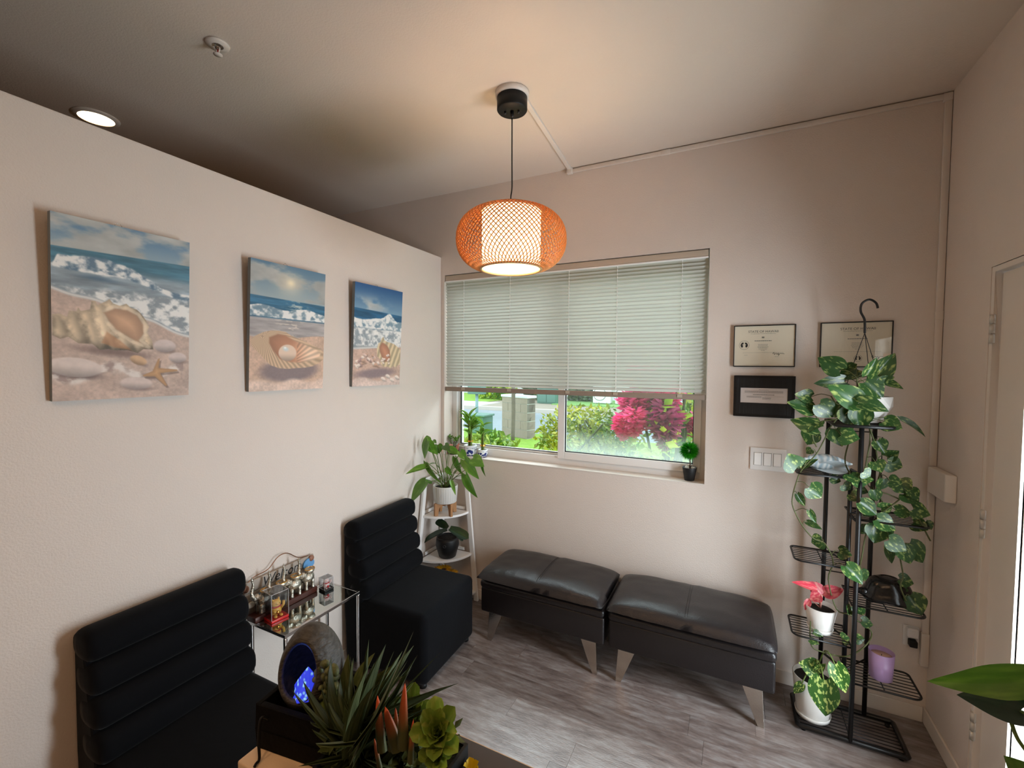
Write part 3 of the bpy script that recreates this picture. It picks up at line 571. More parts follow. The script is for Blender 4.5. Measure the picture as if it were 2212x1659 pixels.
def spike(c,L,R,seed,n=260):
    r=random.Random(seed); mb=MB()
    for _ in range(n):
        t=r.random(); rad=R*(math.sin(PI*min(1,.12+t*.88)**.8))**.7; a=r.uniform(0,2*PI)
        p=Vector((c[0]+rad*.35*math.cos(a),c[1]+rad*.35*math.sin(a),c[2]+L*(.5-t)))
        d=Vector((math.cos(a),math.sin(a),r.uniform(-.5,.7))).normalized(); s=rad*r.uniform(.8,1.25)+.02
        x=d.cross(Vector((0,0,1))).normalized()*s*.24; nn=x.cross(d).normalized()*s*.12
        mb.add([p,p+d*s*.5+x+nn,p+d*s,p+d*s*.5-x+nn,p+d*s*.5-nn],[(0,1,4),(1,2,4),(2,3,4),(3,0,4)],True)
    return mb
for i,(x,y,z,L,R) in enumerate(((.015,-.20,1.10,.40,.105),(-.27,-.10,1.25,.24,.10),(-.335,-.20,1.07,.22,.065),(-.23,-.22,1.12,.24,.075),(-.08,-.05,1.30,.26,.12),(.02,-.12,1.36,.25,.09),(-.20,-.1,1.45,.35,.12),(.0,0,1.60,.35,.10),(-.3,.05,1.72,.3,.1),(.20,.05,1.10,.2,.05))):
    part('flower_spike',spike((x,y,z),L,R,40+i),M_pinkf,fs_,kind='stuff')
# far things across the street
def bush(label,loc,rx,ry,h,seed,m=M_bush,n=900,size=.25): return shrub('street_shrub',label,'shrub',loc,n,blob(rx,ry,.05,h),size,m,stems(h*.8,5,seed,.3),seed)
bush('dull grey green bush across the street, left of the air conditioners',(-5.75,18.6,G+.1),.8,.5,1.35,21)
bush('bright green bush across the street, left of the block pillar',(-9.6,17.8,G+.1),.9,.6,1.3,22,M_hedge)
bush('grey green bush across the street, right of the block pillar',(-7.9,18.6,G+.1),.7,.5,1.3,23)
M_util=mat('utility_green',(.38,.52,.46),.5)
ub=thing('utility_cabinet','green metal utility cabinet across the street, right of the pillar','cabinet',(-6.72,17.0,G+.1))
part('body',MB().rbox((-.42,-.3,0),(.42,.3,.62),.02),M_util,ub); part('lid',MB().rbox((-.45,-.33,.62),(.45,.33,.68),.02),M_util,ub)
part('door',MB().rbox((-.38,-.32,.06),(-.01,-.3,.58),.005),M_util,ub); part('door',MB().rbox((.01,-.32,.06),(.38,-.3,.58),.005),M_util,ub)
sg=thing('street_box','green box on a metal post, left side of the view outside','post box',(-7.25,12.1,G-.03))
part('post',MB().tube([(0,0,0),(0,0,.75)],.05,10),mat('galvanised_post',(.55,.66,.64),.5),sg); part('box',MB().rbox((-.26,-.15,.75),(.26,.15,1.15),.02),M_util,sg); part('label_plate',MB().box((-.03,-.155,.86),(.03,-.15,.90)),M_white,sg)
wb_=thing('wheelie_bin','dark green bin outside, below the green post box','bin',(-5.45,9.25,G))
part('body',MB().prism([(-.20,-.2),(.20,-.2),(.24,.22),(-.24,.22)],0,.40),M_util,wb_,bev=.02); part('lid',MB().rbox((-.27,-.25,.40),(.27,.25,.45),.015),M_util,wb_)
for i,x in enumerate((-3.75,-4.65)):
    ac=thing('air_conditioner','white outdoor air conditioning unit across the street, %s of the pair'%('right hand one','left hand one')[i],'air conditioner',(x,17.6,G+.1))
    part('casing',MB().rbox((-.36,-.18,.05),(.36,.18,.78),.03),M_white,ac); part('fan_guard',MB().tube([(-.08+.25*math.cos(a*PI/12),-.185,.42+.25*math.sin(a*PI/12)) for a in range(24)],.012,6,closed=True),M_ink,ac)
    part('fan',MB().lathe([(.0,-.17),(.22,-.17),(.22,-.165)],20,M=Matrix.Translation((-.08,-.012,.42))@Matrix.Rotation(PI/2,4,'X')@Matrix.Translation((0,0,.17))),mat('grey_fan',(.60,.61,.62),.6),ac)
    part('foot',MB().box((-.30,-.16,0),(-.22,.16,.05)),M_ink,ac); part('foot',MB().box((.22,-.16,0),(.30,.16,.05)),M_ink,ac)
hb=thing('far_building','pale building across the street behind the blind','building',(-8,26,G))
part('wall',MB().box((-12,0,0),(12,6,4.2)),mat('pale_stucco',(.86,.85,.81),.9),hb); part('roof',MB().box((-12.6,-.6,4.2),(12.6,6.6,4.5)),mat('grey_roof',(.55,.52,.50),.8),hb)
for x in (-9,-5,-1,3,7): 
    w_=part('window',MB().box((x,-.03,1.0),(x+1.6,.0,2.4)),M_trim,hb); part('pane',MB().box((x+.08,-.04,1.08),(x+1.52,-.03,2.32)),mat('dark_pane',(.30,.34,.36),.1),w_)
for i,(x,y,h,c) in enumerate(((-14.5,22,5.5,'left'),(-7.6,21.0,5,'middle'),(-1.8,21,6,'right'))):
    t=thing('street_tree','broad green tree across the street behind the blind, %s one'%c,'tree',(x,y,G))
    part('trunk',MB().tube([(0,0,0),(.1,0,h*.5),(0,.1,h*.8)],[.16,.12,.06],8),MATS['grey_bark'],t)
    part('crown',leaf_cloud(1500,lambda r:(r.gauss(0,1.1),r.gauss(0,1.0),h*.72+r.gauss(0,.8)),.42,random.Random(50+i)),M_hedge,t,kind='stuff')
# ------------------------------------------------------------------ velvet chairs
def make_chair(name,label,loc,rz):
    t=thing(name,label,'chair',loc,rz,'armless channel back chairs'); W2=.262
    part('seat',MB().rbox((.10,-W2,.022),(.555,W2,.405),.035,5),M_velvet,t)
    part('backrest',MB().add(*(lambda P:([(x,-W2,z) for x,z in P]+[(x,W2,z) for x,z in P],[tuple(range(len(P))),tuple(range(len(P),2*len(P)))[::-1]]+[(i,i+len(P),(i+1)%len(P)+len(P),(i+1)%len(P)) for i in range(len(P))]))([(.02,.03),(.12,.03),(.14,.40),(.075,.80),(.035,.815),(.005,.78),(.0,.40)])),M_velvet,t,bev=.012)
    for i in range(4):
        z0=.395+i*.108; x0=.118-i*.018; r=(.062,.058,.055,.055)[i]
        L=W2+.003; vs=[];fs=[]; n=20; prof=[]
        m=14; ends=[(-1,.0),(-.99,.55),(-.965,.82),(-.93,.95),(-.88,1),(.88,1),(.93,.95),(.965,.82),(.99,.55),(1,0)]
        for u,k in ends:
            for j in range(n):
                a=2*PI*j/n; ca,sa=math.cos(a),math.sin(a)
                px=math.copysign(abs(ca)**.8,ca)*r*1.05; pz=math.copysign(abs(sa)**.7,sa)*.0555
                if k<1 and px<0: kk=1 if k>0 else .5
                else: kk=k
                vs.append((x0+px*max(kk,.02),u*L,z0+.054+pz*(.35+.65*k) if k<1 else z0+.054+pz))
        for e in range(len(ends)-1):
            for j in range(n): fs.append((e*n+j,e*n+(j+1)%n,(e+1)*n+(j+1)%n,(e+1)*n+j))
        fs.append(tuple(range(n))); fs.append(tuple(range((len(ends)-1)*n,len(ends)*n))[::-1])
        part('channel_roll',MB().add(vs,fs,True),M_velvet,t)
    for x in (.14,.515):
        for y in (-.22,.22): part('foot',MB().cyl((x,y,0),(x,y,.025),.02),M_blackp,t)
    return t
make_chair('velvet_chair','black velvet channel back chair in the corner, nearest the window',(-1.952,2.045,0),math.radians(2))
make_chair('velvet_chair','black velvet channel back chair in front, left of the mirrored side table',(-1.950,.905,0),0)
# ------------------------------------------------------------------ leather bench units
def pillow(w,d,h,seed,seam=True,n=36,m=22,sag=.0):
    r=random.Random(seed); vs=[];fs=[]
    def top(u,v,sgn):
        e=(1-abs(u)**5)**.42*(1-abs(v)**4.5)**.42
        z=h*.5*e*(1.0 if sgn>0 else .55)
        if sgn>0:
            z+=.010*(1-u*u)*(1-v*v)
            if seam: z-=.007*math.exp(-((u)/.018)**2)*(1-abs(v)**6)+.004*math.exp(-((v+.05)/.02)**2)*(1-abs(u)**6)*.0
            edge=max(0,1-(1+v)/.5)
            z+=.0045*edge*math.sin(u*46+2*math.sin(u*9+seed))*mnoise.noise(Vector((u*6,v*2,seed)))*2.2
            z+=.004*mnoise.noise(Vector((u*4,v*4,seed*3)))*e
        return z
    for sgn in (1,-1):
        for i in range(n+1):
            for j in range(m+1):
                u=i/n*2-1; v=j/m*2-1
                u=math.copysign(abs(u)**.8,u); v=math.copysign(abs(v)**.8,v)
                cx=u*w/2*(1-.02*v**4); cy=v*d/2*(1-.03*u**4)
                vs.append((cx,cy,top(u,v,sgn)))
    k=m+1; o=(n+1)*k
    for i in range(n):
        for j in range(m):
            fs.append((i*k+j,(i+1)*k+j,(i+1)*k+j+1,i*k+j+1)); fs.append((o+i*k+j,o+i*k+j+1,o+(i+1)*k+j+1,o+(i+1)*k+j))
    return MB().add(vs,fs,True)
def make_bench(name,label,x0,x1,seed):
    y0,y1=2.335,2.722
    t=thing(name,label,'bench',((x0+x1)/2,(y0+y1)/2,0),0,'leather bench units under the window'); w=x1-x0; d=y1-y0
    part('base',MB().rbox((-w/2,-d/2,.182),(w/2,d/2,.336),.012,3),M_leather,t)
    part('lower_pad',MB().rbox((-w/2-.003,-d/2-.014,.334),(w/2+.003,d/2,.384),.022,5),M_leather,t)
    c=part('cushion',pillow(w+.012,d+.066,.112,seed),M_leather,t); c.location=(0,-.030,.416)
    st=MB()
    for dx in (-.0055,.0055):
        pts=[]
        for i in range(25):
            v=-.80+1.6*i/24; e=(1-abs(v)**4.5)**.42
            pts.append((dx,v*(d+.066)/2,.056*e+.010*(1-v*v)-.0045))
        st.tube(pts,.0012,4)
    s_=part('seam',st,M_leather,c)
    for sx in (-1,1):
        for sy,yy in ((-1,-d/2+.03),(1,d/2-.05)):
            a=w/2-.085; b=w/2-.055
            top=[(a-.055,-.004),(a+.035,-.004),(a+.035,.004),(a-.055,.004)]; bot=[(b-.012,-.004),(b+.016,-.004),(b+.016,.004),(b-.012,.004)]
            tilt=.0
            vs=[(sx*x,yy+y*2.2,.184) for x,y in top]+[(sx*x,yy+y*2.2-(.008 if sy<0 else -.008),0) for x,y in bot]
            part('leg',MB().add(vs,[(0,1,2,3),(7,6,5,4),(0,4,5,1),(1,5,6,2),(2,6,7,3),(3,7,4,0)]),M_nickel,t,bev=.0015)
    return t
b1=make_bench('leather_bench','dark brown leather bench unit under the window, left one beside the velvet chair',-1.366,-.592,3)
b2=make_bench('leather_bench','dark brown leather bench unit, right one beside the black plant stand',-.568,.214,7)
part('care_tag',MB().box((-.39,-.16,.27),(-.3875,-.135,.318)),M_paper,b1,label='small white sewn tag')
# ------------------------------------------------------------------ mirrored side table and its things
tb=thing('side_table','narrow mirror topped side table with chrome frame between the two velvet chairs','table',(-1.79,1.43,0))
TW,TL,TZ=.112,.205,.548
part('tabletop',MB().box((-TW+.004,-TL+.004,TZ-.004),(TW-.004,TL-.004,TZ+.004)),M_mirror,tb)
fr=MB()
for sx in (-1,1): fr.box((sx*TW-.006,-TL-.006,TZ-.010),(sx*TW+.006,TL+.006,TZ+.005))
for sy in (-1,1): fr.box((-TW+.006,sy*TL-.006,TZ-.010),(TW-.006,sy*TL+.006,TZ+.005))
part('top_frame',fr,M_chrome,tb,bev=.0015)
for sx in (-1,1):
    for sy in (-1,1): part('leg',MB().rbox((sx*TW-.007,sy*TL-.007,0),(sx*TW+.007,sy*TL+.007,TZ-.010),.004,3),M_chrome,tb)
sh=MB().box((-TW+.008,-TL+.008,.12),(TW-.008,TL-.008,.126)); part('lower_shelf',sh,M_glass,tb)
TT=TZ+.0045
pb=single('wooden_display_base',MB().rbox((-1.893-.030,1.215,TT),(-1.893+.030,1.545,TT+.026),.004),M_mahog,'long dark reddish wooden base on the mirrored side table','display base')
BZ=TT+.0262
def figurine(y,label,s=1.0,rz=0):
    t=thing('elephant_figurine',label,'figurine',(-1.893,y,BZ),rz,'silver figurines in a row')
    body=MB(); body.ball((.004,.012,.056),.033,16,10,sc=(.85,1.12,.85)); part('body',body,M_silver,t)
    bowl=MB().lathe([(.012,.0),(.019,.012),(.022,.024),(.018,.024),(.013,.010),(.0,.005)],18,c=(.012,.020,.074),M=None,sy=1.25); part('bowl',bowl,M_silver,t)
    rim=MB().tube([(.012+.020*math.cos(a*PI/10),.020+.025*math.sin(a*PI/10),.0985) for a in range(20)],.0022,6,closed=True); part('rim',rim,M_goldm,t)
    for x,y_ in ((-.010,-.006),(.014,-.006),(-.010,.034),(.014,.034)):
        part('leg',MB().tube([(x,y_,.045),(x*1.1,y_,.024),(x*1.1,y_,.006),(x*1.2,y_,0)],[.011,.008,.008,.010],8),M_silver,t)
    head=MB(); head.ball((.010,-.022,.080),.015,12,8); part('head',head,M_silver,t)
    tp=smooth_path([(.012,-.030,.074),(.014,-.040,.086),(.008,-.044,.105),(.002,-.036,.124),(.002,-.034,.142),(.002,-.038,.155)],4)
    n=len(tp); part('trunk',MB().tube(tp,[.0105-.0065*i/(n-1) for i in range(n)],8),M_silver,t)
    ch=MB()
    for i in range(2,n-8,2): ch.ball(tp[i],.0108-.005*i/n,8,6)
    part('chain',ch,M_silver,t)
    part('finial',MB().lathe([(0,0),(.005,.004),(.0065,.010),(.003,.018),(0,.026)],8,c=(.002,-.038,.152)),M_silver,t)
    part('ear',MB().ball((.022,-.014,.078),.012,10,7,sc=(.25,.8,1)),M_silver,t)
    return t
for i,(y,l) in enumerate(((1.262,'silver elephant figurine with raised trunk behind the gold cat, first from the left'),(1.338,'silver elephant figurine with raised trunk, second from the left on the wooden base'),(1.416,'silver elephant figurine with raised trunk, third from the left on the wooden base'),(1.494,'silver elephant figurine with raised trunk beside the white cat, rightmost in the row'))):
    figurine(y,l,rz=math.radians((-6,4,-3,5)[i]))
# welcome sign
sg=thing('welcome_sign','beach themed wooden sign reading Welcome, leaning behind the silver elephants','sign',(-1.938,1.39,BZ-.026))
bd=mat('whitewashed_board',(.64,.60,.56),.7,var=.15,vscale=14,stretch=(1,.2,1)); bd2=mat('driftwood_board',(.47,.44,.42),.8,var=.25,vscale=14,stretch=(1,.2,1))
for i,(z0,z1,m_,a,b) in enumerate(((.0,.060,bd2,-.185,.185),(.061,.112,bd,-.190,.190),(.113,.165,bd,-.182,.192))):
    part('board',MB().rbox((-.006,a,z0),(.004,b,z1),.004),m_,sg)
textmesh('Welcome',.060,Matrix.Translation((.0045,.025,.118))@Matrix(((0,0,1,0),(1,0,0,0),(0,1,0,0),(0,0,0,1))),M_inkd,'lettering',sg,shear=.25)
part('wire_hanger',MB().tube(smooth_path([(0,-.175,.150),(.002,-.13,.178),(0,-.06,.185),(.002,-.01,.225),(.002,.04,.225),(0,.10,.180),(0,.16,.165)],5),.0022,6),mat('copper_wire',(.55,.38,.28),.4,metal=.8),sg)
star=[];
for i in range(10):
    a=PI/2+i*PI/5; r=.032 if i%2==0 else .013; star.append((r*math.cos(a),r*math.sin(a)))
part('blue_starfish',MB().prism(star,0,.006,M=Matrix.Translation((.005,-.085,.085))@Matrix(((0,0,1,0),(1,0,0,0),(0,1,0,0),(0,0,0,1)))),mat('blue_starfish_paint',(.42,.62,.72),.6),sg)
part('scallop',MB().prism([(0,-.03)]+[(.033*math.cos(a),.030*math.sin(a)) for a in [PI*k/10-.3 for k in range(-0,13)]],0,.008,M=Matrix.Translation((.005,.155,.125))@Matrix(((0,0,1,0),(1,0,0,0),(0,1,0,0),(0,0,0,1)))),mat('blue_scallop_paint',(.38,.60,.80),.5),sg,label='blue scallop shell')
part('shell',MB().ball((.010,.172,.150),.016,12,8,sc=(.5,1,1)),mat('brown_shell',(.55,.38,.30),.5),sg,label='brown shell')
part('shell',MB().ball((.010,-.172,.140),.014,12,8,sc=(.5,1,1.2)),MATS['brown_shell'],sg,label='brown shell')
part('shell',MB().ball((.010,.165,.070),.018,12,8,sc=(.5,1,1.1)),mat('white_shell',(.86,.84,.80),.5),sg,label='white shell')
part('shell',MB().ball((.010,-.150,.060),.016,12,8,sc=(.5,1.3,.9)),MATS['white_shell'],sg,label='white shell')
def lucky_cat(name,label,loc,s,h,body_m,base_m,acc_m,rz):
    t=thing(name,label,'figurine',loc,rz)
    part('base',MB().rbox((-s/2,-s/2,0),(s/2,s/2,.012),.002),base_m,t)
    c=.0012; e=s/2-.0005
    cs=MB(); cs.box((-e,-e,.0122),(-e+c,e,h)); cs.box((e-c,-e,.0122),(e,e,h)); cs.box((-e+c,-e,.0122),(e-c,-e+c,h)); cs.box((-e+c,e-c,.0122),(e-c,e,h)); cs.box((-e,-e,h),(e,e,h+c))
    part('display_case',cs,M_acrylic,t)
    ed=MB()
    for a in (-1,1):
        for b in (-1,1): ed.tube([(a*e,b*e,.012),(a*e,b*e,h)],.0007,4)
        ed.tube([(-e,a*e,h+c),(e,a*e,h+c)],.0007,4); ed.tube([(a*e,-e,h+c),(a*e,e,h+c)],.0007,4)
    part('case_edge',ed,mat('acrylic_edge',(.92,.93,.95),.3),t)
    k=s/.08
    b=MB(); b.ball((0,0,.036*k),.025*k,16,10,sc=(.9,1,.98)); part('body',b,body_m,t)
    part('head',MB().ball((.002*k,0,.070*k),.020*k,16,10,sc=(.9,1.08,.88)),body_m,t)
    for sy in (-1,1):
        part('ear',MB().tube([(.0,sy*.012*k,.082*k),(0,sy*.016*k,.093*k)],[.006*k,.0008],8),body_m,t)
        part('eye',MB().ball((.0195*k,sy*.0075*k,.073*k),.0018*k,8,6),M_inkd,t)
        part('foot',MB().ball((.022*k,sy*.013*k,.017*k),.008*k,10,7,sc=(1.2,1,.7)),body_m,t)
    part('nose',MB().ball((.0205*k,0,.069*k),.002*k,8,6),M_red,t)
    part('collar',MB().tube([(.018*k*math.cos(a*PI/10),.019*k*math.sin(a*PI/10),.056*k) for a in range(20)],.003*k,6,closed=True),M_red,t)
    part('raised_arm',MB().tube([(.010*k,.020*k,.045*k),(.016*k,.028*k,.058*k),(.016*k,.029*k,.074*k)],[.007*k,.006*k,.0065*k],8),body_m,t)
    part('arm',MB().tube([(.012*k,-.020*k,.045*k),(.024*k,-.012*k,.036*k)],[.006*k,.006*k],8),body_m,t)
    part('coin',MB().lathe([(0,0),(.009*k,0),(.009*k,.002*k),(0,.002*k)],14,M=Matrix.Translation((.026*k,-.002*k,.034*k))@Matrix.Rotation(PI/2,4,'Y')),acc_m,t)
    return t
lucky_cat('lucky_cat','gold beckoning cat on a red base in a clear case on the side table',(-1.832,1.292,TT),.078,.128,M_gold,M_red,M_goldm,math.radians(-8))
lucky_cat('lucky_cat','small pinkish white beckoning cat on a black base in a clear case',(-1.836,1.575,TT),.052,.066,M_pinkw,M_blackp,M_red,math.radians(-8))
# ------------------------------------------------------------------ corner ladder shelf and plants
cs=thing('corner_shelf','white quarter round ladder shelf in the corner between chair and bench','shelf',(XL,D,0))
bar=lambda a,b,w=.016,d=.011:MB().tube([a,b],[w,w],4)
def board(p,q,nx,ny,w,t):
    p=Vector(p);q=Vector(q); mb=MB(); n=Vector((nx,ny,0)); s=Vector((-ny,nx,0))
    vs=[]
    for e in (p,q):
        for a,b in ((-1,-1),(1,-1),(1,1),(-1,1)): vs.append(e+s*a*w/2+n*b*t/2)
    return mb.add(vs,[(0,3,2,1),(4,5,6,7),(0,1,5,4),(1,2,6,5),(2,3,7,6),(3,0,4,7)])
part('leg',board((.030,-.365,0),(.022,-.222,.905),1,0,.034,.018),M_white,cs,bev=.002)
part('leg',board((.330,-.030,0),(.240,-.025,.905),0,1,.034,.018),M_white,cs,bev=.002)
part('leg',MB().rbox((.014,-.040,0),(.040,-.014,.905),.003),M_white,cs)
part('top_rail',board((.022,-.222,.888),(.022,-.040,.888),1,0,.034,.016) if False else MB().box((.014,-.222,.872),(.030,-.040,.905)),M_white,cs,bev=.002)
part('top_rail',MB().box((.040,-.033,.872),(.240,-.017,.905)),M_white,cs,bev=.002)
def qshelf(z,r,t=.016):
    P=[(.030,-.030)]+[(.030+r*math.sin(a),-.030-r*math.cos(a)) for a in [PI/2*i/18 for i in range(19)]]
    return MB().prism(P,z-t,z)
for z,r in ((.648,.235),(.345,.262),(.075,.30)):
    part('shelf',qshelf(z,r),M_white,cs,bev=.002)
    part('shelf_rail',MB().box((.040,-.022,z+.001),(.22,-.014,z+.022)),M_white,cs); part('shelf_rail',MB().box((.014,-.22,z+.001),(.022,-.040,z+.022)),M_white,cs)
# anthurium
px,py=XL+.150,D-.160
an=thing('potted_anthurium','anthurium with bright heart leaves in a ribbed white pot on a wooden stand','potted plant',(px,py,.649))
stand=MB()
for k in range(4):
    a=PI/4+k*PI/2; P=[(.030,.088),(.088,.088),(.088,0),(.062,0),(.055,.045)]
    st=MB().prism([(x,z) for x,z in P],-.009,.009,M=Matrix.Rotation(a+math.radians(20),4,'Z')@Matrix.Rotation(PI/2,4,'X'))
    part('stand_leg',st,M_bamboo,an,bev=.002)
part('stand_cross',MB().box((-.055,-.008,.060),(.055,.008,.085),M=Matrix.Rotation(PI/4+math.radians(20),4,'Z')),M_bamboo,an)
def ribbed(r0,r1,h,n=96,depth=.0022,z0=0):
    vs=[];fs=[];zs=[0,.004,h-.012,h-.006,h,h,h-.03]
    rr=[r0-.004,r0,r1,r1,r1,r1-.006,r1-.008]; rib=[0,1,1,0,0,0,0]
    for i in range(n):
        a=2*PI*i/n; q=depth*(1 if i%3==0 else 0)
        for z,r,b in zip(zs,rr,rib): vs.append(((r-q*b)*math.cos(a),(r-q*b)*math.sin(a),z0+z))
    k=len(zs)
    for i in range(n):
        j=(i+1)%n
        for t in range(k-1): fs.append((i*k+t,j*k+t,j*k+t+1,i*k+t+1))
    fs.append(tuple(i*k for i in range(n))[::-1])
    return MB().add(vs,fs,True)
part('pot',ribbed(.080,.088,.120,z0=.0885),M_whitepot,an); part('soil',MB().lathe([(0,.196),(.081,.190)],24,caps=False),M_soil,an)
la=leaf_mesh('heart_leaf',M_anth,'heart',fold=.10,droop=.12,nu=12,nv=6)
rng=random.Random(4); stm=MB()
for B_,T_,w in ANTHURIUM:
    put_leaf(la,B_,T_,w*1.22,an,rng,face=(-.1,-1,.7),roll=.7)
    b=Vector(B_); c0=Vector((px+rng.uniform(-.02,.02),py+rng.uniform(-.02,.02),.835))
    mid=(b+c0)/2+Vector((0,0,.03)); stm.tube(smooth_path([c0,mid,b],4),.0024,6)
part('stem',stm,M_stem,an,world=True); part('crown',MB().tube([(0,0,.19),(.004,0,.225)],[.016,.010],8),mat('brown_crown',(.38,.24,.15),.8,bump=1),an)
mp_=mat('pink_spathe',(.95,.68,.64),.4)
lp=leaf_mesh('spathe',mp_,'heart',fold=.1,droop=.1)
for B_,T_,w in (((-1.845,2.70,1.085),(-1.80,2.66,1.135),.065),((-1.78,2.70,1.09),(-1.75,2.67,1.15),.035),((-1.89,2.66,1.075),(-1.875,2.64,1.11),.045)):
    o=put_leaf(lp,B_,T_,w,an,rng,roll=.2,name='spathe'); o['label']='pink flower spathe'
    part('flower_stem',MB().tube([(px,py,.84),((px+B_[0])/2,(py+B_[1])/2,.96),B_],.002,6),M_stem,an,world=True)
# orchid in black pot
po=thing('potted_orchid','dark green thick leaved orchid in a round black pot on the middle shelf','potted plant',(XL+.168,D-.160,.346))
part('pot',MB().lathe([(.052,0),(.060,.006),(.082,.085),(.080,.125),(.076,.142),(.070,.142),(.072,.12)],32),M_blackpot,po)
part('emblem',MB().tube([(.010*math.cos(a*PI/8),-.0815,.10+.008*math.sin(a*PI/8)) for a in range(16)],.0014,5,closed=True,M=Matrix.Rotation(math.radians(20),4,'Z')),mat('dull_emblem',(.35,.35,.36),.3,metal=.6),po)
part('bark_mix',MB().lathe([(0,.136),(.071,.130)],20,caps=False),M_soil,po)
lo=leaf_mesh('strap_leaf',M_orchid,'strap',fold=.08,droop=.10,nu=12,nv=6,thick=.02)
for B_,T_,w in ORCHID: put_leaf(lo,B_,T_,w,po,rng,face=(0,-.6,1),roll=.2)
# sunflowers on the lowest shelf
sf=thing('sunflower_bouquet','artificial yellow sunflowers in a pot on the lowest corner shelf behind the chair','flowers',(XL+.170,D-.185,.076))
part('pot',MB().lathe([(.045,0),(.055,.09),(.050,.09),(.048,.07)],20),M_whitepot,sf)
M_pet=leaf_mat('sunflower_petal',(.85,.62,.10),(.93,.75,.22),4,.5,.1)
pm=leaf_mesh('petal',M_pet,'lance',nu=5,nv=2)
for i,(x,y,z) in enumerate(((.0,-.02,.185),(.055,-.02,.165),(-.05,-.01,.16))):
    part('stem',MB().tube([(x*.3,y*.3,.05),(x,y,z)],.004,6),M_stem,sf)
    hd=part('flower_head',MB().ball((x,y,z),.024,14,8,sc=(1,1,.5)),mat('sunflower_disc',(.25,.15,.08),.9,bump=1,bscale=200),sf)
    for r_,nn,L in ((.018,16,.040),(.020,13,.032)):
        for k in range(nn):
            a=2*PI*k/nn+i+L*30; c=Vector((x,y,z)); d=Vector((math.cos(a),math.sin(a),.25+L*4))
            o=put_leaf(pm,c+d*r_,c+d*(r_+L),.016,hd,rng,face=(0,0,1),roll=.3,name='petal',origin=sf.location-sf.location)
# ------------------------------------------------------------------ plants on the sill
def sill_pot(name,label,x,y,r,h,m,band=True):
    t=thing(name,label,'potted plant',(x,y,WZ0+.0042))
    part('pot',MB().lathe([(r*.78,0),(r*.86,.004),(r,h*.45),(r*.95,h*.82),(r,h*.86),(r,h),(r*.86,h),(r*.84,h*.8)],28),m,t)
    return t
def delft():
    m,nt,b=nodes('blue_white_porcelain'); tc=nt.nodes.new('ShaderNodeTexCoord'); sp=nt.nodes.new('ShaderNodeSeparateXYZ'); nt.links.new(tc.outputs['Generated'],sp.inputs[0])
    n=nt.nodes.new('ShaderNodeTexNoise'); n.inputs['Scale'].default_value=55; n.inputs['Detail'].default_value=1; nt.links.new(tc.outputs['Object'],n.inputs['Vector'])
    r=nt.nodes.new('ShaderNodeMath'); r.operation='GREATER_THAN'; r.inputs[1].default_value=.5; nt.links.new(n.outputs['Fac'],r.inputs[0])
    cr=nt.nodes.new('ShaderNodeValToRGB'); cr.color_ramp.interpolation='CONSTANT'; e=cr.color_ramp.elements; e[0].position=0; e[0].color=(1,1,1,1); e[1].position=.14; e[1].color=(0,0,0,1)
    for p,c in ((.2,1),(.62,0),(.74,1),(.78,0)):
        q=e.new(p); q.color=(c,c,c,1)
    nt.links.new(sp.outputs['Z'],cr.inputs[0])
    mu=nt.nodes.new('ShaderNodeMath'); mu.operation='MULTIPLY'; nt.links.new(cr.outputs[0],mu.inputs[0]); nt.links.new(r.outputs[0],mu.inputs[1])
    mx=nt.nodes.new('ShaderNodeMix'); mx.data_type='RGBA'; mx.inputs[6].default_value=lin((.90,.92,.94))+(1,); mx.inputs[7].default_value=lin((.14,.20,.48))+(1,)
    nt.links.new(mu.outputs[0],mx.inputs[0]); nt.links.new(mx.outputs[2],b.inputs['Base Color']); b.inputs['Roughness'].default_value=.15
    return m
M_delft=delft()
lb=leaf_mesh('bamboo_leaf',M_bambl,'lance',droop=.35,nu=7,nv=2,fold=.15)
for (x,y,r,h,lab,st,sd) in ((-1.742,2.815,.048,.078,'larger blue and white porcelain pot of lucky bamboo on the sill',((-.012,0,.20),(.006,.005,.155),(.012,-.008,.115),(-.004,.01,.14)),5),(-1.632,2.812,.036,.055,'smaller blue and white porcelain pot of lucky bamboo on the sill',((.004,0,.17),(-.010,.004,.10)),6)):
    t=sill_pot('lucky_bamboo',lab,x,y,r,h,M_delft); part('pebbles',MB().lathe([(0,h*.88),(r*.84,h*.86)],16,caps=False),M_soil,t); rr=random.Random(sd)
    for k,(sx,sy,sh_) in enumerate(st):
        c=MB(); z=h*.8
        pts=[];rs=[]
        nseg=4
        for q in range(nseg):
            za=z+(sh_)*q/nseg; zb_=z+sh_*(q+1)/nseg
            pts+= [(sx,sy,za),(sx,sy,za+.003),(sx,sy,zb_-.003)]; rs+=[.0085,.007,.007]
        pts.append((sx,sy,z+sh_)); rs.append(.0085); c.tube(pts,rs,8)
        part('cane',c,mat('bamboo_cane',(.42,.50,.18),.4,var=.2),t)
        for q in range(9):
            a=rr.uniform(0,2*PI); b0=Vector((sx,sy,z+sh_-rr.uniform(-.03,.03))); L=rr.uniform(.05,.10)
            put_leaf(lb,b0,b0+Vector((math.cos(a)*.8,math.sin(a)*.45,rr.uniform(.1,1.1)))*L,.016,t,rr,face=(0,-.5,1),origin=(0,0,0))
    part('tie',MB().lathe([(.020,-.006),(.021,0),(.020,.006)],14,c=(0,0,h+.03),caps=False),M_goldm,t)
t=sill_pot('desert_rose','small black pot of stubby succulent branches at the left end of the sill',-1.880,2.80,.040,.062,M_blackpot); part('soil',MB().lathe([(0,.055),(.034,.053)],14,caps=False),M_soil,t)
rr=random.Random(9); lw=leaf_mesh('small_leaf',M_anth,'spoon',nu=5,nv=2)
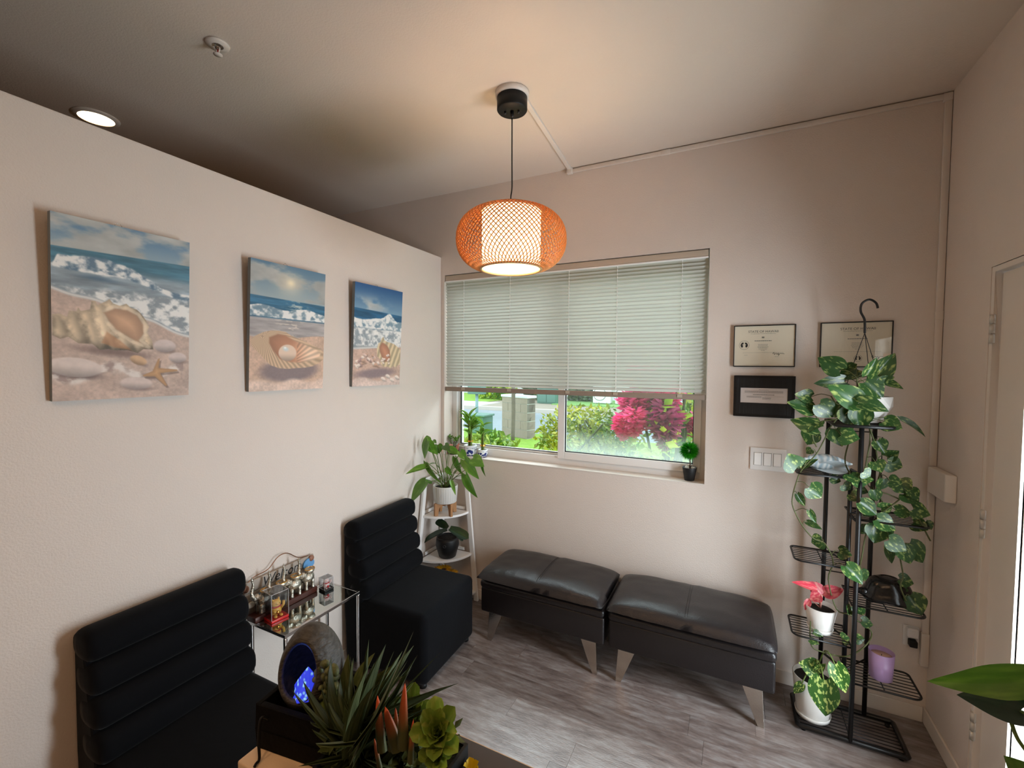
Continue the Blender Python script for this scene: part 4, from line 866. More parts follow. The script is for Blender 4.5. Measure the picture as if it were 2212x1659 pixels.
for k in range(7):
    a=k*.9; e=Vector((math.cos(a)*.045,math.sin(a)*.03,.06+.065*rr.uniform(.7,1.15))); part('branch',MB().tube(smooth_path([(0,0,.05),(e.x*.5,e.y*.5,.085),e],3),[.008]*3+[.006]*3+[.004],7),mat('grey_green_bark',(.46,.48,.38),.7,var=.2),t)
    for q in range(5):
        d=Vector((rr.gauss(0,1),rr.gauss(0,1),.7)).normalized()*.026; put_leaf(lw,e,e+d,.012,t,rr,origin=(0,0,0))
# topiary ball
t=thing('topiary_plant','small green grass ball topiary in a black pot at the right end of the sill','potted plant',(-.213,2.80,WZ0+.0042))
part('pot',MB().lathe([(.027,0),(.040,.072),(.041,.078),(.036,.078),(.033,.06)],26),M_blackpot,t)
peb=MB(); rr=random.Random(2)
for k in range(26): 
    a=rr.uniform(0,6.3); q=.03*math.sqrt(rr.random()); peb.ball((q*math.cos(a),q*math.sin(a),.070+rr.uniform(0,.006)),.006,6,4)
part('pebbles',peb,mat('white_pebble',(.80,.78,.74),.6),t,kind='stuff'); part('trunk',MB().tube([(0,0,.06),(.003,0,.10),(0,0,.145)],.0035,6),mat('brown_twig',(.30,.22,.15),.8),t)
bl2=MB()
for k in range(2600):
    d=Vector((rr.gauss(0,1),rr.gauss(0,1),rr.gauss(0,1))).normalized(); L=.060*rr.uniform(.85,1.08); x=d.cross(Vector((rr.gauss(0,1),rr.gauss(0,1),1))).normalized()*.0016; c=Vector((-.004,0,.176))
    bl2.add([c+d*.022-x,c+d*.022+x,c+d*L+x*2],[(0,1,2)])
part('foliage_ball',bl2,M_grassb,t,kind='stuff')
# ------------------------------------------------------------------ pendant lamp
LX,LY=-.94,1.876
pe=thing('pendant_lamp','woven orange bamboo pendant lamp hanging on a black cord before the window','pendant lamp',(LX,LY,2.155))
part('mounting_ring',MB().lathe([(.076,.785),(.078,.800),(.078,.8085),(0,.8085)],40),M_trim,pe,label='white ceiling ring')
part('canopy',MB().lathe([(0,.725),(.066,.725),(.070,.730),(.070,.784),(0,.784)],40),M_blackp,pe,label='black round canopy',bev=0)
for x,y in ((-.030,-.012),(.030,.006)): part('canopy_screw',MB().cyl((x,y,.712),(x,y,.726),.005,n=10),M_black,pe)
part('cord_grip',MB().lathe([(.004,.695),(.008,.705),(.009,.726)],12),M_black,pe)
part('cord',MB().tube(smooth_path([(0,0,.26),(-.004,0,.33),(.002,0,.38),(.001,0,.5),(0,0,.705)],5),.0032,8),M_black,pe)
drum=MB().lathe([(.137,.004),(.137,.262)],48,caps=False); part('inner_shade',drum,M_drum,pe,label='white linen inner drum')
part('bulb_holder',MB().lathe([(0,.255),(.018,.255),(.018,.19),(.014,.185),(0,.185)],16),M_blackp,pe)
mb_,nt_,b_=nodes('warm_bulb'); b_.inputs['Emission Color'].default_value=(1,.72,.42,1); b_.inputs['Emission Strength'].default_value=14; b_.inputs['Base Color'].default_value=(1,.9,.8,1)
# bulb sits above the point light so that it does not enclose it
part('bulb',MB().ball((0,0,.170),.024,14,10,sc=(1,1,.75)),mb_,pe)
spk=MB()
for k in range(3): a=k*2*PI/3; spk.tube([(.016*math.cos(a),.016*math.sin(a),.256),(.137*math.cos(a),.137*math.sin(a),.260)],.002,6)
part('spider',spk,M_nickel,pe)
def sh_r(t):  # t 0 bottom .. 1 top
    a=(t-.5)*2; return .138+.117*max(0,(1-abs(a)**2.3))**.62
def sh_z(t): return .000+.268*t
wv=MB(); NST=74; tw=1.05
for dr in (-1,1):
    for k in range(NST):
        pts=[]
        for i in range(19):
            t=i/18; tt=.5-.5*math.cos(PI*t); a=2*PI*k/NST+dr*tw*(tt-.5); r=sh_r(tt)+dr*.0012
            pts.append((r*math.cos(a),r*math.sin(a),sh_z(tt)))
        wv.tube(pts,.0021,4,caps=False)
part('woven_shade',wv,M_weave,pe,label='orange brown woven bamboo lattice')
for z,r in ((.002,.141),(.268,.141)):
    part('shade_ring',MB().tube([(r*math.cos(a*PI/24),r*math.sin(a*PI/24),z) for a in range(48)],.006,8,closed=True),mat('pale_bamboo_ring',(.72,.58,.40),.5),pe)
# ------------------------------------------------------------------ cable raceway, junction box, switch, outlet
rc=thing('cable_raceway','white cable raceway running from the lamp along the ceiling corner and down beside the door','cable raceway',(0,0,0))
def rw(a,b,w=.020,h=.012):
    return MB().rbox(a,b,.002,2)
a=Vector((-.905,1.945,ZC-.007)); b=Vector((-.955,2.722,ZC-.007)); d=(b-a).normalized(); nrm=Vector((-d.y,d.x,0))
mb=MB(); vs=[]
for e in (a,b):
    for s,z in ((-1,-.006),(1,-.006),(1,.0068),(-1,.0068)): vs.append(e+nrm*s*.012+Vector((0,0,z)))
mb.add(vs,[(0,3,2,1),(4,5,6,7),(0,1,5,4),(1,2,6,5),(2,3,7,6),(3,0,4,7)]); part('ceiling_run',mb,M_trim,rc,bev=.002)
part('corner_elbow',rw((-.973,2.718,ZC-.036),(-.937,D-.0005,ZC-.0005)),M_trim,rc)
part('wall_run',rw((-.937,D-.014,ZC-.030),(XR-.030,D-.0005,ZC-.006)),M_trim,rc)
part('joint_sleeve',rw((-.40,D-.016,ZC-.032),(-.35,D-.0003,ZC-.004)),M_trim,rc)
part('corner_elbow',rw((XR-.034,D-.016,ZC-.040),(XR-.001,D-.0005,ZC-.004)),M_trim,rc)
part('drop_run',rw((XR-.028,D-.014,1.245),(XR-.002,D-.0005,ZC-.040)),M_trim,rc)
part('joint_sleeve',rw((XR-.030,D-.016,1.93),(XR-.001,D-.0003,1.97)),M_trim,rc)
part('drop_run',rw((XR-.028,D-.014,.30),(XR-.002,D-.0005,1.12)),M_trim,rc)
part('lower_cover',rw((XR-.032,D-.020,.28),(XR-.001,D-.0005,.44)),M_trim,rc)
jb=single('junction_box',MB().prism([(XR-.036,2.535),(XR-.0005,2.52),(XR-.0005,D-.016),(XR-.036,D-.022)],1.125,1.245),M_trim,'white surface box in the corner on the cable raceway beside the door','box',bev=.004)
sw=thing('light_switch','white three rocker light switch plate below the black framed permit','light switch',(.183,D,1.208))
part('plate',MB().rbox((-.085,-.007,-.061),(.085,-.0003,.061),.003),M_vinyl,sw)
for i in range(3):
    x=-.048+i*.046; part('rocker',MB().prism([(-.017,-.033),(.017,-.033),(.017,.033),(-.017,.033)],0,.003,M=Matrix.Translation((x,-.007,0))@Matrix.Rotation(PI/2,4,'X')),M_white,sw,bev=.001)
    part('rocker_gap',MB().tube([(x-.0185,-.0073,-.0345),(x+.0185,-.0073,-.0345),(x+.0185,-.0073,.0345),(x-.0185,-.0073,.0345)],.0009,4,closed=True),M_ink,sw)
ol=thing('wall_outlet','white wall outlet with a black plug in the lower right corner','outlet',(.805,D,.41))
part('plate',MB().rbox((-.030,-.007,-.050),(.030,-.0003,.050),.003),M_vinyl,ol); part('plug',MB().rbox((-.013,-.040,-.042),(.018,-.007,-.010),.005),M_blackp,ol,label='black plug')
part('adapter',MB().rbox((-.022,-.035,.002),(.022,-.007,.046),.006),M_vinyl,ol,label='white adapter')
# ------------------------------------------------------------------ ceiling fittings
def downlight(x,y,label,zone):
    t=thing('recessed_downlight',label,'downlight',(x,y,ZC))
    part('trim_ring',MB().lathe([(.072,-.0005),(.095,-.0005),(.093,-.006),(.072,-.010)],36,caps=False),M_trim,t)
    m_=bpy.data.materials.get('downlight_glow')
    if not m_:
        m_,nt,b=nodes('downlight_glow'); b.inputs['Emission Color'].default_value=(1,.74,.42,1); b.inputs['Emission Strength'].default_value=9
    part('lens',MB().lathe([(0,-.004),(.073,-.004),(.073,-.006),(0,-.006)],36),m_,t)
for (x,y,l) in ((-2.95,1.13,'glowing round recessed ceiling light beyond the partition wall'),(-.55,-.55,'recessed ceiling light above and behind the viewpoint'),(.1,.2,'recessed ceiling light directly above the viewpoint'),(-1.3,-.9,'recessed ceiling light above and behind the viewpoint, by the partition')): downlight(x,y,l,0)
sp=thing('fire_sprinkler','white fire sprinkler head on the ceiling','sprinkler',(-1.847,1.091,ZC))
part('escutcheon',MB().lathe([(.020,-.010),(.040,-.008),(.043,-.0005),(0,-.0005)],28,caps=False),M_trim,sp)
part('body',MB().lathe([(.010,-.001),(.010,-.016),(.006,-.022)],14),M_nickel,sp)
arm=MB()
for s in (-1,1): arm.tube([(s*.009,0,-.014),(s*.013,0,-.024),(s*.003,0,-.040)],.0025,6)
part('frame_arm',arm,M_trim,sp); part('deflector',MB().lathe([(0,-.040),(.016,-.041),(.016,-.043),(0,-.043)],16),M_trim,sp); part('glass_bulb',MB().cyl((0,0,-.022),(0,0,-.039),.002,n=8),M_red,sp)
# ------------------------------------------------------------------ framed papers
FW=Matrix(((1,0,0,0),(0,0,-1,0),(0,1,0,0),(0,0,0,1)))   # xy plane -> wall facing -y
def frame(name,label,x0,x1,z0,z1,fw,border,mfr,mpap):
    t=thing(name,label,'certificate',((x0+x1)/2,D,(z0+z1)/2)); w=(x1-x0)/2; h=(z1-z0)/2
    m=MB(); m.box((-w,-.018,-h),(-w+fw,-.0008,h)); m.box((w-fw,-.018,-h),(w,-.0008,h)); m.box((-w+fw,-.018,-h),(w-fw,-.0008,-h+fw)); m.box((-w+fw,-.018,h-fw),(w-fw,-.0008,h))
    part('frame',m,mfr,t,bev=.001); return t,w,h
def bars(t,rows,name='print_line',m=None):
    mb=MB()
    for x,z,L,th in rows: 
        r=random.Random(int(abs(x*1e4+z*1e5)+L*1e4)); p=x-L/2
        while p<x+L/2:
            q=min(p+r.uniform(.004,.010),x+L/2); mb.box((p,-.0125,z-th/2),(q,-.0121,z+th/2)); p=q+.0016
    part(name,mb,m or M_ink,t)
def emblem(t,x,z,r):
    part('seal_ring',MB().tube([(x+r*math.cos(a*PI/16),-.0124,z+r*math.sin(a*PI/16)) for a in range(32)],.0006,4,closed=True),M_ink,t)
    mb=MB(); q=r*.74
    L_=[(-.12,.72),(-.45,.85),(-.85,.5),(-1,0),(-.85,-.55),(-.55,-.75),(-.35,-.55),(-.30,-.1),(-.62,.18),(-.30,.22)]
    for s in (-1,1): mb.prism([(x+s*a*q,z+b*q) for a,b in L_],.0121,.0125,M=FW)
    part('seal',mb,M_inkd,t)
def certificate(label,x0,x1,z0,z1,ex,ez,er,sx,sz,shift):
    t,w,h=frame('framed_certificate',label,x0,x1,z0,z1,.0045,0,M_black,M_paper)
    part('paper',MB().box((-w+.004,-.012,-h+.004),(w-.004,-.004,h-.004)),M_paper,t)
    textmesh('STATE OF HAWAII',.0172,Matrix.Translation((shift,-.0121,h-.040))@FW,M_inkd if False else mat('faded_ink',(.33,.32,.31),.7),'heading',t,depth=.0002)
    bars(t,[(shift,h-.046,.118,.0012),(shift,h-.066,.012,.008),(shift,h-.084,.080,.0035)],'print_line')
    bars(t,[(shift,h-.104-i*.0062,(.046,.046,.052,.044,.040,.018)[i],.0014) for i in range(6)]+[(shift,h-.1475,.19,.0008)],'print_line')
    emblem(t,ex,ez,er)
    sg_=smooth_path([(sx-.020,-.0123,sz),(sx-.014,-.0123,sz+.008),(sx-.012,-.0123,sz-.004),(sx-.004,-.0123,sz+.004),(sx,-.0123,sz-.003),(sx+.006,-.0123,sz+.004),(sx+.008,-.0123,sz-.009),(sx+.014,-.0123,sz+.002),(sx+.034,-.0123,sz)],4)
    part('signature',MB().tube(sg_,.0009,4),M_inkd,t)
    bars(t,[(sx,sz-.014,.020,.0012),(-w+.060,sz-.006,.016,.0010)],'print_line')
    part('glazing',MB().box((-w+.004,-.0145,-h+.004),(w-.004,-.0138,h-.004)),M_glass,t)
    return t
certificate('thin black framed certificate with a round seal, nearest the window above the black frame',.004,.293,1.708,1.931,-.093,.005,.024,.062,-.043,-.004)
t=certificate('thin black framed certificate behind the hook of the trailing plant',.399,.690,1.708,1.933,.012,-.068,.016,.085,-.062,.008)
part('sticker',MB().box((.110,-.0153,-.105),(.140,-.0146,-.045)),M_paper,t,label='small white sticker')
t,w,h=frame('framed_permit','thick black frame holding a small narrow white permit, under the left certificate',.010,.298,1.437,1.659,.012,0,M_black,None)
M_bw=mat('black_ribbed_wood',(.055,.05,.055),.55,bump=.3,bscale=30,stretch=(6,1,.3))
mt=MB(); px0,px1,pz0,pz1=-.110,.110,-.036,.045
mt.box((-w+.012,-.015,-h+.012),(px0,-.004,h-.012)); mt.box((px1,-.015,-h+.012),(w-.012,-.004,h-.012)); mt.box((px0,-.015,-h+.012),(px1,-.004,pz0)); mt.box((px0,-.015,pz1),(px1,-.004,h-.012))
part('mat_board',mt,M_bw,t); part('paper',MB().box((px0,-.012,pz0),(px1,-.004,pz1)),M_paper2,t)
bars(t,[(0,.036,.045,.0014)]+[(0,.029-i*.0032,.18,.0011) for i in range(4)]+[(0,.009,.10,.0030)]+[(-.045,.000-i*.0032,.07,.0010) for i in range(3)]+[(.050,.000,.09,.0010)]+[(.015,-.006-i*.003,.04,.0010) for i in range(4)])
rib=MB()
for i in range(13): rib.box((-.10+i*.0185,-.0165,pz1+.006),(-.094+i*.0185,-.0150,h-.012))
part('rib',rib,M_bw,t)
# ------------------------------------------------------------------ black tiered plant stand
ps=thing('plant_stand','black metal tiered plant stand with wire shelves in the right hand corner','plant stand',(.52,2.53,0))
def P(x,y,z): return (x-.52,y-2.53,z)
PA=(.430,2.635); PC=(.515,2.415); PD=(.612,2.635); PBB=(.503,2.520)
part('pole',MB().cyl(P(*PA,.02),P(*PA,1.445),.0095),M_black,ps); part('pole',MB().cyl(P(*PC,.02),P(*PC,1.445),.0095),M_black,ps); part('pole',MB().cyl(P(*PD,.02),P(*PD,1.445),.0095),M_black,ps); part('pole',MB().cyl(P(*PBB,.285),P(*PBB,1.235),.0095),M_black,ps)
def wire_shelf(pts,z,nw,axis,rr,name='wire_shelf'):
    """outline loop of points with wires; axis 'x' wires run along x"""
    o=part(name,MB().tube([P(x,y,z) for x,y in pts],rr,8,closed=True),M_black,ps)
    ys=[p[1] for p in pts]; xs=[p[0] for p in pts]; w=MB()
    def span(v,k):
        hits=[]
        n=len(pts)
        for i in range(n):
            a,b=pts[i],pts[(i+1)%n]
            if (a[k]-v)*(b[k]-v)<0: hits.append(a[1-k]+(b[1-k]-a[1-k])*(v-a[k])/(b[k]-a[k]))
        return (min(hits),max(hits)) if len(hits)>1 else None
    for i in range(1,nw+1):
        v=min(ys)+(max(ys)-min(ys))*i/(nw+1); s=span(v,1)
        if s: w.tube([P(s[0],v,z),P(s[1],v,z)],.0021,5)
    v=(min(xs)+max(xs))/2; s=span(v,0)
    if s: w.tube([P(v,s[0],z-.003),P(v,s[1],z-.003)],.0025,5)
    part('shelf_wire',w,M_black,o); return o
def tray(x0,x1,y0,y1,c,left):
    if left: base=[(x1,y0),(x1,y1)]+[(x0+c-c*math.sin(a),y1-c+c*math.cos(a)) for a in [PI/2*i/5 for i in range(6)]]+[(x0+c*1.6-c*1.6*math.cos(a),y0+c*1.6-c*1.6*math.sin(a)) for a in [PI/2*i/5 for i in range(6)]]
    else: base=[(x0,y1),(x0,y0)]+[(x1-c*1.6+c*1.6*math.sin(a),y0+c*1.6-c*1.6*math.cos(a)) for a in [PI/2*i/5 for i in range(6)]]+[(x1-c+c*math.cos(a),y1-c+c*math.sin(a)) for a in [PI/2*i/5 for i in range(6)]]
    return base
for z,y0 in ((1.208,2.44),(.800,2.43),(.442,2.43)): wire_shelf(tray(.285,.512,y0,2.625,.022,True),z,7,'x',.0045)
for z in (1.030,.642,.285): wire_shelf(tray(.505,.765,2.425,2.622,.022,False),z,7,'x',.0045)
wire_shelf([(.325,2.418),(.712,2.418),(.722,2.428),(.722,2.632),(.712,2.642),(.325,2.642),(.316,2.632),(.316,2.428)],.022,9,'x',.011)
wire_shelf([(.425,2.40),(.615,2.40),(.625,2.41),(.625,2.635),(.615,2.645),(.425,2.645),(.418,2.635),(.418,2.41)],1.448,7,'x',.007)
def crossbar(pts,r): part('crossbar',MB().tube([P(*q) for q in pts],r,6),M_black,ps)
for z in (1.235,1.02,.285): crossbar([(*PBB,z),(*PC,z)],.0055)
for z in (1.20,.80,.44): crossbar([(*PA,z),(*PBB,z)],.004)
crossbar([(*PA,.285),(*PBB,.285)],.0055); crossbar([(*PD,1.03),(*PBB,1.03)],.004); crossbar([(*PD,.30),(*PBB,.285)],.004)
crossbar([(*PA,.70),(*PD,.70)],.003); crossbar([(*PA,1.40),(*PD,1.40)],.003); crossbar([(*PD,1.38),(.64,2.63,1.38),(.64,2.63,1.06)],.0025)
for x,y in ((.34,2.43),(.70,2.43),(.34,2.63),(.70,2.63)): part('foot',MB().cyl(P(x,y,0),P(x,y,.014),.010,n=10),M_blackp,ps)
# ------------------------------------------------------------------ trailing pothos in hanging pot
ht=thing('hanging_pothos','trailing variegated pothos in a white faceted hanging pot on top of the plant stand','potted plant',(.553,2.535,1.458))
def faceted(r0,r1,h,n=8):
    vs=[];fs=[]
    rings=((r0*.8,0,0),(r0*1.05,.02,.5),(r1,h*.62,0),(r1*.97,h,.5),(r1*.90,h,.5),(r1*.88,h*.75,.5))
    for r,z,o in rings:
        for i in range(n): a=2*PI*(i+o)/n; vs.append((r*math.cos(a),r*math.sin(a),z))
    for k in range(len(rings)-1):
        tw_=rings[k][2]!=rings[k+1][2]
        for i in range(n):
            j=(i+1)%n
            a,b,c,d=k*n+i,k*n+j,(k+1)*n+i,(k+1)*n+j
            if not tw_: fs.append((a,b,d,c))
            elif rings[k][2]==0: fs+=[(a,b,c),(b,d,c)]
            else: fs+=[(a,b,d),(a,d,c)]
    fs.append(tuple(range(n))[::-1]); return MB().add(vs,fs)
part('pot',faceted(.062,.098,.118),M_whitepot,ht); part('soil',MB().lathe([(0,.10),(.085,.096)],20,caps=False),M_soil,ht)
hk=MB(); apex=(-.016,-.005,.405)
for a in (.6,2.6,4.7): hk.tube(smooth_path([(.092*math.cos(a),.092*math.sin(a),.112),(.045*math.cos(a)-.008,.045*math.sin(a),.27),apex],4),.0016,5)
part('hanger_wire',hk,M_black,ht)
part('hook',MB().tube(smooth_path([apex,(-.017,-.005,.445),(-.020,-.005,.470),(-.034,-.005,.505),(-.030,-.005,.540),(-.004,-.005,.556),(.020,-.005,.540),(.028,-.005,.515)],6),.0048,8),M_black,ht)
lvs=[leaf_mesh('pothos_leaf',M_pothos,'heart',fold=f_,droop=d_,nu=10,nv=6) for f_,d_ in ((.10,.12),(.16,.18),(.06,.08),(.2,.05))]
rng=random.Random(12)
for B_,T_,w in POTHOS_A+POTHOS_B:
    put_leaf(lvs[rng.randrange(4)],B_,T_,w*1.5,ht,rng,face=(-.15,-1,.45),roll=.5)
vm=MB(); allv=[]
for L in VINES:
    sp_=smooth_path(L,4); allv+=sp_; vm.tube(sp_,.0030,6)
part('vine',vm,M_vine,ht,world=True)
for B_,T_,w in POTHOS_A+POTHOS_B:
    b=Vector(B_); q=min(allv,key=lambda v:(v-b).length)
    if .004<(q-b).length<.13: part('petiole',MB().tube(smooth_path([q,(q+b)/2+Vector((0,0,.012)),b],3),.0016,5),M_vine,ht,world=True)
# ------------------------------------------------------------------ things on the plant stand
se=thing('seashell','large pearly blue white spiral seashell on the upper left wire shelf','seashell',(.405,2.53,1.2145))
m,nt,b=nodes('pearly_shell'); tc=nt.nodes.new('ShaderNodeTexCoord'); wv_=nt.nodes.new('ShaderNodeTexWave'); wv_.inputs['Scale'].default_value=14; wv_.inputs['Distortion'].default_value=6; nt.links.new(tc.outputs['Object'],wv_.inputs['Vector'])
cr=nt.nodes.new('ShaderNodeValToRGB'); cr.color_ramp.elements[0].color=lin((.62,.70,.74))+(1,); cr.color_ramp.elements[1].color=lin((.84,.86,.86))+(1,); nt.links.new(wv_.outputs[0],cr.inputs[0]); nt.links.new(cr.outputs[0],b.inputs['Base Color']); b.inputs['Roughness'].default_value=.22
sm_=MB(); vs=[];fs=[]; n=20
prof=[(-.095,.004),(-.080,.016),(-.076,.013),(-.060,.026),(-.055,.022),(-.035,.037),(-.029,.033),(-.005,.043),(.020,.040),(.045,.030),(.070,.018),(.090,.008),(.105,.003)]
for x,r in prof:
    for j in range(n):
        a=2*PI*j/n; rr_=r*(1+.10*math.cos(2*a+x*40)); vs.append((x,rr_*math.cos(a)*1.05,.043+rr_*math.sin(a)*.98))
for i in range(len(prof)-1):
    for j in range(n): fs.append((i*n+j,i*n+(j+1)%n,(i+1)*n+(j+1)%n,(i+1)*n+j))
part('spire',sm_.add(vs,fs,True),m,se)
lip=leaf_mesh('lip',m,'ovate',fold=.5,droop=.2,nu=10,nv=6,thick=.03); o=link('lip',lip,se); o.matrix_basis=Matrix.Translation((.090,-.030,.020))@Matrix.Rotation(math.radians(85),4,'Z')@Matrix.Rotation(math.radians(-75),4,'Y')@Matrix.Diagonal((.06,.15,.15,1))
tu=thing('turtle_ornament','glossy black domed turtle ornament on the middle right wire shelf','ornament',(.655,2.525,.647))
M_gl=mat('glossy_black_glaze',(.06,.055,.055),.22,bump=.4,bscale=40)
vs=[];fs=[]; n=28; m_=12
for i in range(m_+1):
    t=i/m_; ph=t*PI/2
    for j in range(n):
        a=2*PI*j/n; R_=math.cos(ph)**.55; fl=1+.18*max(0,.22-t)/.22+.05*math.cos(5*a)*(1-t)
        vs.append((.088*R_*fl*math.cos(a),.072*R_*fl*math.sin(a),.018+.092*math.sin(ph)**.9+.006*math.cos(4*a)*(1-t)))
for i in range(m_):
    for j in range(n): fs.append((i*n+j,i*n+(j+1)%n,(i+1)*n+(j+1)%n,(i+1)*n+j))
fs.append(tuple(range(n))[::-1]); part('shell',MB().add(vs,fs,True),M_gl,tu)
for a in (.6,2.5,3.8,5.6): part('flipper',MB().tube([(.055*math.cos(a),.045*math.sin(a),.03),(.085*math.cos(a),.07*math.sin(a),.012),(.100*math.cos(a),.080*math.sin(a),.004)],[.018,.014,.006],8),M_gl,tu)
part('head',MB().ball((-.092,-.02,.035),.020,12,8,sc=(1.3,.9,.9)),M_gl,tu)
part('crest',MB().tube([(.0+.032*math.cos(a*PI/10),.026*math.sin(a*PI/10),.108) for a in range(20)],.004,6,closed=True),M_gl,tu)
ca=thing('candle','lavender glass candle with cream wax on the lower right wire shelf','candle',(.640,2.520,.2895))
part('jar',MB().lathe([(.036,0),(.043,.005),(.048,.125),(.045,.125),(.043,.098),(.0,.098)],32),mat('lavender_frosted_glass',(.70,.58,.76),.3),ca,label='lavender jar'); part('wax',MB().lathe([(0,.1045),(.0425,.1045),(.0425,.0985)],24),mat('cream_wax',(.90,.76,.62),.5),ca); part('wick',MB().cyl((0,0,.104),(.001,0,.112),.0012,n=6),M_blackp,ca)
def flower_pot(name,label,loc,r0,r1,h,saucer=True):
    t=thing(name,label,'potted plant',loc)
    part('pot',MB().lathe([(r0,.012),(r0+.002,.018),(r1,h),(r1-.005,h),(r1-.008,h-.025)],32),M_whitepot,t)
    part('saucer',MB().lathe([(r0*.9,0),(r0+.004,.003),(r0+.008,.022),(r0+.004,.022),(r0,.010),(0,.010)],32),M_whitepot,t)
    part('soil',MB().lathe([(0,h-.016),(r1-.007,h-.020)],20,caps=False),M_soil,t); return t
ag=flower_pot('pink_aglaonema','pink leaved aglaonema in a small white pot on the lower left wire shelf',(.405,2.520,.4465),.046,.067,.120)
lk=[leaf_mesh('pink_leaf',M_pinkl,'ovate',fold=f_,droop=.12,nu=10,nv=6) for f_ in (.12,.2)]; stm=MB()
for B_,T_,w in PINKLEAF:
    put_leaf(lk[rng.randrange(2)],B_,T_,w*1.05,ag,rng,face=(0,-1,.8),roll=.25); stm.tube(smooth_path([(.405,2.52,.555),((B_[0]+.405)/2,(B_[1]+2.52)/2,(B_[2]+.56)/2),B_],3),.003,6)
part('stem',stm,mat('pink_stem',(.80,.55,.50),.5),ag,world=True)
cd=flower_pot('potted_caladium','pale spotted green caladium in the larger white pot on the plant stand base',(.385,2.505,.0335),.066,.088,.195)
lc=[leaf_mesh('caladium_leaf',M_calad,'heart',fold=f_,droop=.10,nu=12,nv=6) for f_ in (.05,.12)]; stm=MB()
for B_,T_,w in CALADIUM:
    put_leaf(lc[rng.randrange(2)],B_,T_,w*1.1,cd,rng,face=(-.1,-1,.6),roll=.2); stm.tube(smooth_path([(.385,2.505,.205),((B_[0]+.385)/2,(B_[1]+2.505)/2,max(B_[2],.23)+.03),B_],4),.003,6)
part('stem',stm,M_stem,cd,world=True)
# ------------------------------------------------------------------ tall floor plant at the right edge (mostly outside the frame)
fp=thing('floor_philodendron','big green philodendron leaves reaching in at the lower right edge by the glazed door','potted plant',(.66,1.10,0))
part('pot',MB().lathe([(.10,0),(.115,.01),(.14,.30),(.13,.30),(.125,.27)],30),M_whitepot,fp); part('soil',MB().lathe([(0,.28),(.126,.272)],20,caps=False),M_soil,fp)
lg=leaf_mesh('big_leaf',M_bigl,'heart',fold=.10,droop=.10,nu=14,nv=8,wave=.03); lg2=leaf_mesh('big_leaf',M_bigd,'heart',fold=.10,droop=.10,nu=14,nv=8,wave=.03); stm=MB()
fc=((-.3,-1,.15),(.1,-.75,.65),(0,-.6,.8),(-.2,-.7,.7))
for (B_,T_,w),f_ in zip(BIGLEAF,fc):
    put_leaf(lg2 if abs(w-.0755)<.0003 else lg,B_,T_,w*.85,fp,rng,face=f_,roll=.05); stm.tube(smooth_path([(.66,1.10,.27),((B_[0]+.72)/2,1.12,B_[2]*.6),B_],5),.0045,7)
stm.tube(smooth_path(BIGSTEM,4),.0035,7)
part('stem',stm,M_stem,fp,world=True)
# ------------------------------------------------------------------ reception counter in the foreground
KZ=.900
kc=thing('reception_counter','low brown topped reception counter with a cream left end in the foreground','counter',(-.878,.530,0))
part('countertop',MB().rbox((.150,0,KZ-.030),(1.35,.256,KZ),.002,2),M_brown,kc); part('end_cap',MB().rbox((0,0,KZ-.030),(.1495,.256,KZ),.004,3),M_cream,kc,label='cream end of the top')
part('edge_band',MB().box((.150,.2562,KZ-.029),(1.35,.2580,KZ-.0015)),M_cream,kc)
part('front_panel',MB().box((.02,.215,0),(1.33,.235,KZ-.030)),M_cream,kc); part('side_panel',MB().box((.02,.02,0),(.04,.215,KZ-.030)),M_cream,kc)
# ------------------------------------------------------------------ tabletop fountain
FX,FY=-.790,.655
fo=thing('tabletop_fountain','dark stone egg shaped tabletop fountain with glowing blue crystals on the counter','fountain',(FX,FY,KZ+.0005))
RZ=math.radians(8)
MR=Matrix.Rotation(RZ,4,'Z'); bm_=MB()
for lo_,hi_ in (((-.095,-.075,0),(.095,.075,.040)),((-.095,-.075,.040),(-.083,.075,.095)),((.083,-.075,.040),(.095,.075,.095)),((-.083,-.075,.040),(.083,-.063,.095)),((-.083,.063,.040),(.083,.075,.095))): bm_.box(lo_,hi_,M=MR)
part('basin',bm_,M_rockd,fo,bev=.002)
# egg shell with an oval opening facing the desk side
ax=Vector((.28,-.93,.22)).normalized(); e1=Vector((0,0,1)).cross(ax).normalized(); e2=ax.cross(e1)
def egg(scale,t0,n=40,m=22):
    vs=[]
    for i in range(m+1):
        th=t0+(PI-t0)*i/m
        for j in range(n):
            a=2*PI*j/n
            d=ax*math.cos(th)+(e1*math.cos(a)+e2*math.sin(a))*math.sin(th)
            z=d.z; k=1-.13*z
            vs.append(Vector((d.x*.067*k,d.y*.067*k,z*.092))*scale+Vector((-.030,.008,.136)))
    return vs,n,m
V,n,m=egg(1.0,math.radians(41)); V2,_,_=egg(.87,math.radians(41))
mb=MB(); fs=[]
for i in range(m):
    for j in range(n): fs.append((i*n+j,i*n+(j+1)%n,(i+1)*n+(j+1)%n,(i+1)*n+j))
mb.add(V,fs,True); o_=len(V); fs2=[tuple(q[::-1]) for q in fs]; mb.add(V2,fs2,True)
rim=[(j,(j+1)%n,o_+(j+1)%n,o_+j) for j in range(n)]; mb.f+=[tuple(r) for r in rim]; mb.sm+=[True]*n
part('stone_egg',mb,M_rock,fo)
mC,ntC,bC=nodes('blue_lit_crystal'); tc=ntC.nodes.new('ShaderNodeTexCoord'); vo=ntC.nodes.new('ShaderNodeTexVoronoi'); vo.inputs['Scale'].default_value=95; ntC.links.new(tc.outputs['Object'],vo.inputs['Vector'])
